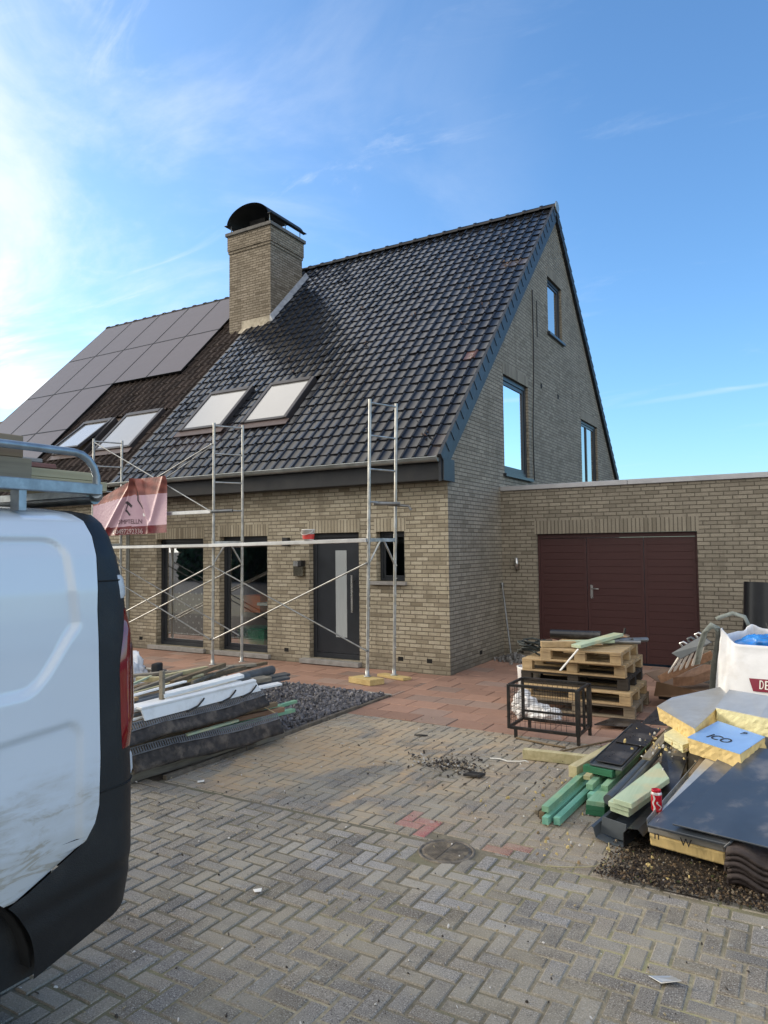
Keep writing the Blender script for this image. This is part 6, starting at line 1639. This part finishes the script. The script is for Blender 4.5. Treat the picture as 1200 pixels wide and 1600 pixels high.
for k, (x, y) in enumerate(((-4.648,4.62),(-4.641,5.02),(-4.632,5.30))):
    m = MB(); m.tube([(x,y-0.12,0.505),(x+0.012,y,0.53),(x+0.014,y+0.06,0.572),(x+0.012,y+0.075,0.585)], 0.008, 6)
    obj1(m, 'cable_tie', M['rubber'], ['black tie on the white board nearest the van','black tie on the white board, middle one','black tie on the white board farthest from the van'][k], 'tie', bevel=0)
for p, q, a, b, mt, lb in (((-5.25,4.1,0.60),(-5.45,5.5,0.60),0.03,0.02,'pine','thin pale lath lying along the thick grey pipe'),((-5.0,4.2,0.66),(-5.08,4.9,0.66),0.04,0.015,'pvc_white','short white strip beside the upright stub'),((-5.5,4.4,0.60),(-6.0,5.3,0.57),0.025,0.02,'pale_green','thin greenish lath across the back of the left heap'),((-5.3,5.2,0.58),(-5.95,6.5,0.50),0.03,0.03,'grey_wood','long thin grey lath between the brown battens'),((-4.75,4.1,0.41),(-4.66,5.55,0.40),0.05,0.02,'pine','pale lath wedged between the two black strips'),((-4.90,4.0,0.19),(-4.70,5.7,0.18),0.05,0.03,'brown_wood','brown lath sticking out below the lower black strip')):
    bar('batten', mt, p, q, a, b, lb, 'batten')
# supports below the left heap
for (x0,x1,y0,y1,z0,z1,lb) in ((-5.6,-4.95,3.95,5.5,0.006,0.23,'dark timber layer lowest inside the left heap'),(-5.6,-4.80,3.95,5.4,0.2305,0.46,'dark timber layer in the middle of the left heap'),(-6.4,-5.62,4.3,6.2,0.006,0.36,'dark timber layer at the back of the left heap')):
    m = MB(); n_s = 8
    for i in range(n_s):
        a, b = x0+(x1-x0)*i/n_s, x0+(x1-x0)*(i+0.9)/n_s; j = rnd.uniform(-0.06,0.06)
        m.box(a, b, y0+j, y1+j, z0, z1-rnd.uniform(0,0.03))
    obj1(m, 'timber_bundle', M['brown_wood'], lb, 'timber bundle')
sk = thing('rubble_sack', 'white sack with a dark strip standing on the chips behind the van', 'sack', (-7.75, 6.6, 0))
crumple('sack_body', (-7.85,6.55,0.24), (0.30,0.24,0.32), M['poly_white'], None, None, 41, sk, 30)
m = MB(); m.hexa([(-7.50,6.62,0.01),(-7.42,6.66,0.01),(-7.46,6.80,0.01),(-7.54,6.76,0.01),(-7.50,6.62,0.40),(-7.42,6.66,0.40),(-7.46,6.80,0.40),(-7.54,6.76,0.40)]); m.build('dark_strip', M['rubber'], sk, bevel=0.02, seg=2)

# ------------------------------------------------------------------ things behind the two tall panes
iv = thing('spotted_curtain', 'dark curtain with white spots hanging behind the left tall window', 'curtain', (-10.2, 10.1, 0.2))
M['curtain'] = pmat('curtain_cloth', (0.085,0.075,0.07), 0.9, var=0.2)
m = MB(); rows = [[(-10.55+0.95*i/30, 9.93+0.03*math.sin(i*1.1), z) for i in range(31)] for z in (0.2, 0.8, 1.2)]; m.grid(rows); m.build('cloth', M['curtain'], iv)
m = MB()
for r_ in range(8):
    for c_ in range(6):
        x, z = -10.5+0.15*c_+0.075*(r_%2), 0.30+0.11*r_
        for k in range(3):
            a = k*math.pi/3; dx, dz = 0.025*math.cos(a), 0.025*math.sin(a)
            m.poly([(x-dx-0.3*dz*0.4,9.885,z-dz+0.3*dx*0.4),(x+dx-0.3*dz*0.4,9.885,z+dz+0.3*dx*0.4),(x+dx+0.3*dz*0.4,9.885,z+dz-0.3*dx*0.4),(x-dx+0.3*dz*0.4,9.885,z-dz-0.3*dx*0.4)])
m.build('white_spots', M['white_paint'], iv)
M['orange'] = pmat('orange_plastic', (0.75,0.14,0.02), 0.5, var=0.15)
M['greenbox'] = pmat('green_plastic', (0.02,0.28,0.13), 0.5, var=0.15)
m = MB(); m.box(-9.12,-8.72,10.25,10.65,0.72,1.03); m.box(-9.10,-8.74,10.27,10.63,1.03,1.04); obj1(m, 'tool_case', M['orange'], 'orange case standing inside behind the right tall window', 'case', bevel=0.01)
m = MB(); m.box(-9.14,-8.50,10.1,10.6,0.06,0.42); m.box(-9.16,-8.48,10.08,10.62,0.42,0.45); obj1(m, 'storage_box', M['greenbox'], 'green storage box on the floor behind the right tall window', 'box', bevel=0.01)
tt = thing('trestle_table', 'white trestle table inside behind the right tall window', 'table', (-8.3, 10.5, 0.03))
m = MB(); m.box(-8.75,-7.75,10.2,10.8,0.86,0.91); m.build('table_top', M['white_paint'], tt)
for x in (-8.35,-7.95):
    for s_ in (-1, 1):
        m = MB(); m.beam((x,10.5+0.05*s_,0.86),(x+0.09*s_,10.5+0.22*s_,0.04), 0.035, 0.02); m.build('leg', M['white_paint'], tt)
m = MB(); m.box(-8.6,-8.0,10.3,10.6,0.915,1.05); obj1(m, 'paper_roll', M['board_pale'], 'pale parcel lying on the indoor trestle table', 'parcel', bevel=0.02)

# ------------------------------------------------------------------ litter on the paving
m = MB()
for i in range(420):
    if rnd.random() < 0.75: x, y = rnd.gauss(-2.72,0.17), rnd.gauss(5.70,0.10)
    else: x, y = rnd.gauss(-2.6,0.5), rnd.gauss(5.7,0.45)
    b = rnd.random(); c = (0.03,0.022,0.016,1) if b < 0.6 else ((0.30,0.24,0.16,1) if b < 0.85 else (0.5,0.48,0.44,1))
    chip(m, x, y, 0.010+rnd.random()*0.012, rnd.uniform(0.005,0.016), c, 0.35)
m.build('leaf_litter', M['slate'], kind='stuff', label='dark crumbs and leaf litter scattered on the drive')
m = MB()
for k in range(15):
    rows = []
so_ = MB(); rows = []
for j in range(15):
    row = []
    for i in range(31):
        u, v = i/30, j/14; x = -1.07+1.4*u; y = 4.26+0.9*v
        e_ = min(1, 5*min(u+0.02*math.sin(v*20), 1.2), 4*min(v+0.05*math.sin(u*17)+0.03*math.sin(u*41), 1-v+0.1))
        row.append((x, y + 0.10*(u-0.2)*0.0 + 0.03*math.sin(u*15), -0.004+0.022*max(0,e_)+0.006*math.sin(u*40)*math.sin(v*31)))
    rows.append(row)
so_.grid(rows); so_.build('soil_patch', M['soil'], kind='structure')
m = MB()
for i in range(5200):
    x, y = rnd.uniform(-1.12,0.3), 4.22+abs(rnd.gauss(0,0.28))
    if y > 4.95 or x < -1.2+0.2*rnd.random(): continue
    b = rnd.random(); c = (0.028,0.02,0.014,1) if b < 0.60 else ((0.13,0.085,0.045,1) if b < 0.86 else ((0.24,0.19,0.125,1) if b < 0.97 else (0.06,0.075,0.02,1)))
    chip(m, x, y, 0.012+rnd.random()*0.018, rnd.uniform(0.003,0.010), c, 0.4)
m.build('bark_crumbs', M['slate'], kind='stuff', label='dark crumbs of bark and soil under the right heap')
m = MB()
for i in range(1300):
    x, y = rnd.uniform(-6,1.5), rnd.uniform(1.5,7.2); b = rnd.random()
    c = (0.05,0.04,0.03,1) if b < 0.45 else ((0.36,0.30,0.19,1) if b < 0.9 else (0.65,0.63,0.6,1))
    chip(m, x, y, 0.007, rnd.uniform(0.003,0.009), c, 0.4)
m.build('grit', M['slate'], kind='stuff', label='fine grit and crumbs strewn over the block paving')
m = MB()
for i in range(170):     # crumbs broken off the boards
    k = rnd.random()
    if k < 0.35: x, y, z = rnd.gauss(-0.95,0.10), rnd.gauss(5.75,0.25), 0.37+rnd.random()*0.05
    elif k < 0.6: x, y, z = rnd.uniform(-1.5,-0.6), rnd.uniform(4.25,4.75), 0.02
    else: x, y, z = rnd.gauss(-1.75,0.25), rnd.gauss(5.3,0.45), 0.008
    b = rnd.random(); c = (0.60,0.47,0.20,1) if b < 0.5 else ((0.55,0.54,0.50,1) if b < 0.75 else (0.30,0.22,0.12,1))
    chip(m, x, y, z, rnd.uniform(0.004,0.014), c, 0.6)
m.build('foam_crumbs', M['slate'], kind='stuff', label='crumbs of yellow foam and wood around the right heap')
def scrap(pts, mat, label, cat, t_=0.003):
    m = MB(); m.slab(pts, t_); return obj1(m, 'scrap', M[mat], label, cat)
scrap([(-0.66,3.36,0.012),(-0.57,3.40,0.016),(-0.52,3.36,0.03),(-0.60,3.33,0.012)], 'foil', 'crumpled silver scrap on the paving at the lower right', 'scrap')
scrap([(-2.71,3.12,0.012),(-2.67,3.15,0.018),(-2.65,3.12,0.014),(-2.68,3.10,0.012)], 'white_paint', 'white fleck lying on the paving beside the van bumper', 'scrap')
scrap([(-4.35,4.33,0.012),(-4.30,4.36,0.02),(-4.28,4.33,0.016),(-4.32,4.30,0.012)], 'white_paint', 'white fleck on the drive before the left heap', 'scrap')
scrap([(-2.50,5.48,0.03),(-2.36,5.50,0.035),(-2.34,5.58,0.03),(-2.46,5.58,0.03)], 'slate_sheet', 'dark tile fragment beside the leaf litter', 'fragment', 0.02)
scrap([(-3.46,6.42,0.016),(-3.36,6.44,0.02),(-3.33,6.48,0.016),(-3.42,6.47,0.016)], 'slate_sheet', 'black fragment on the drive near the slate bed', 'fragment', 0.01)
m = MB(); m.tube([(-2.49,6.04,0.012),(-2.40,6.06,0.014),(-2.32,6.03,0.012),(-2.22,6.07,0.014),(-2.17,6.06,0.03),(-2.15,6.09,0.012)], 0.006, 6); obj1(m, 'cord', M['white_paint'], 'white cord lying on the drive before the weathered beam', 'cord', bevel=0)
m = MB(); m.tube([(-1.14,4.70,0.012),(-1.10,4.55,0.012),(-1.09,4.42,0.012),(-1.13,4.32,0.014),(-1.20,4.27,0.012),(-1.30,4.22,0.012),(-1.38,4.19,0.012)], 0.0035, 6); obj1(m, 'string', M['pine'], 'pale string curling on the paving by the grey gutter', 'string', bevel=0)
m = MB(); m.tube([(-2.52,6.80,0.012),(-2.2,6.72,0.012),(-2.0,6.70,0.012)], 0.010, 6); obj1(m, 'batten', M['brown_wood'], 'thin dark stick on the drive under the wire cage', 'stick', bevel=0)
m = MB(); m.tube([(-2.0,6.55,0.012),(-1.62,7.25,0.015)], 0.008, 6); obj1(m, 'batten', M['brown_wood'], 'thin dark stick right of the wire cage', 'stick', bevel=0)
# ------------------------------------------------------------------ across the street, behind the camera (seen in the window panes)
M['leaf'] = attr_mat('hedge_leaf', 0.7, 0.3, bump=0.2)
hd = thing('hedge', 'clipped green hedge across the street', 'hedge', (-8, -13, 0))
m = MB(); q_ = random.Random(8)
for i in range(5200):
    x, f = q_.uniform(-34, 16), q_.random(); y = -13 + q_.uniform(-0.5,0.5); z = 2.3*f+0.1*q_.random()
    if q_.random() < 0.7: y = -12.5+q_.uniform(-0.06,0.06)
    v = q_.uniform(0.5,1.3); s_ = q_.uniform(0.10,0.22)
    a = Vector((q_.gauss(0,1),q_.gauss(0,1),q_.gauss(0,1))).normalized()*s_; b = Vector((q_.gauss(0,1),q_.gauss(0,0.5),q_.gauss(0,1))).normalized()*s_
    c = Vector((x,y,z)); m.add([c-a,c-b,c+a,c+b], [(0,1,2,3)], 0, False, (0.035*v,0.06*v,0.022*v,1))
m.build('foliage', M['leaf'], hd)
m = MB(); m.box(-34,16,-13.4,-12.6,0,2.25); m.build('stems', M['soil'], hd)
for k, x in enumerate((-30,-17,-3,10)):
    h = thing('house', ['brick house with red roof across the street, farthest left','brick house with dark roof across the street, second from left','brick house with red roof across the street, opposite the garage','brick house with dark roof across the street, farthest right'][k], 'house', (x,-24,0))
    m = MB(); m.box(x-5,x+5,-28,-20,0,5.2); m.build('wall', M['brick_gable'], h)
    m = MB(); m.poly([(x-5.3,-19.6,5.1),(x+5.3,-19.6,5.1),(x+5.3,-24,9.4),(x-5.3,-24,9.4)]); m.poly([(x-5.3,-28.4,5.1),(x+5.3,-28.4,5.1),(x+5.3,-24,9.4),(x-5.3,-24,9.4)]); m.build('roof', M['redboard'] if k%2==0 else M['nb_fascia'], h, solid=0.1)
    for w0 in (-3.4, 0.6):
        for z0 in (0.9, 3.2):
            m = MB(); m.box(x+w0,x+w0+1.8,-20.0,-19.97,z0,z0+1.3); m.build('window', M['car_glass'], h)
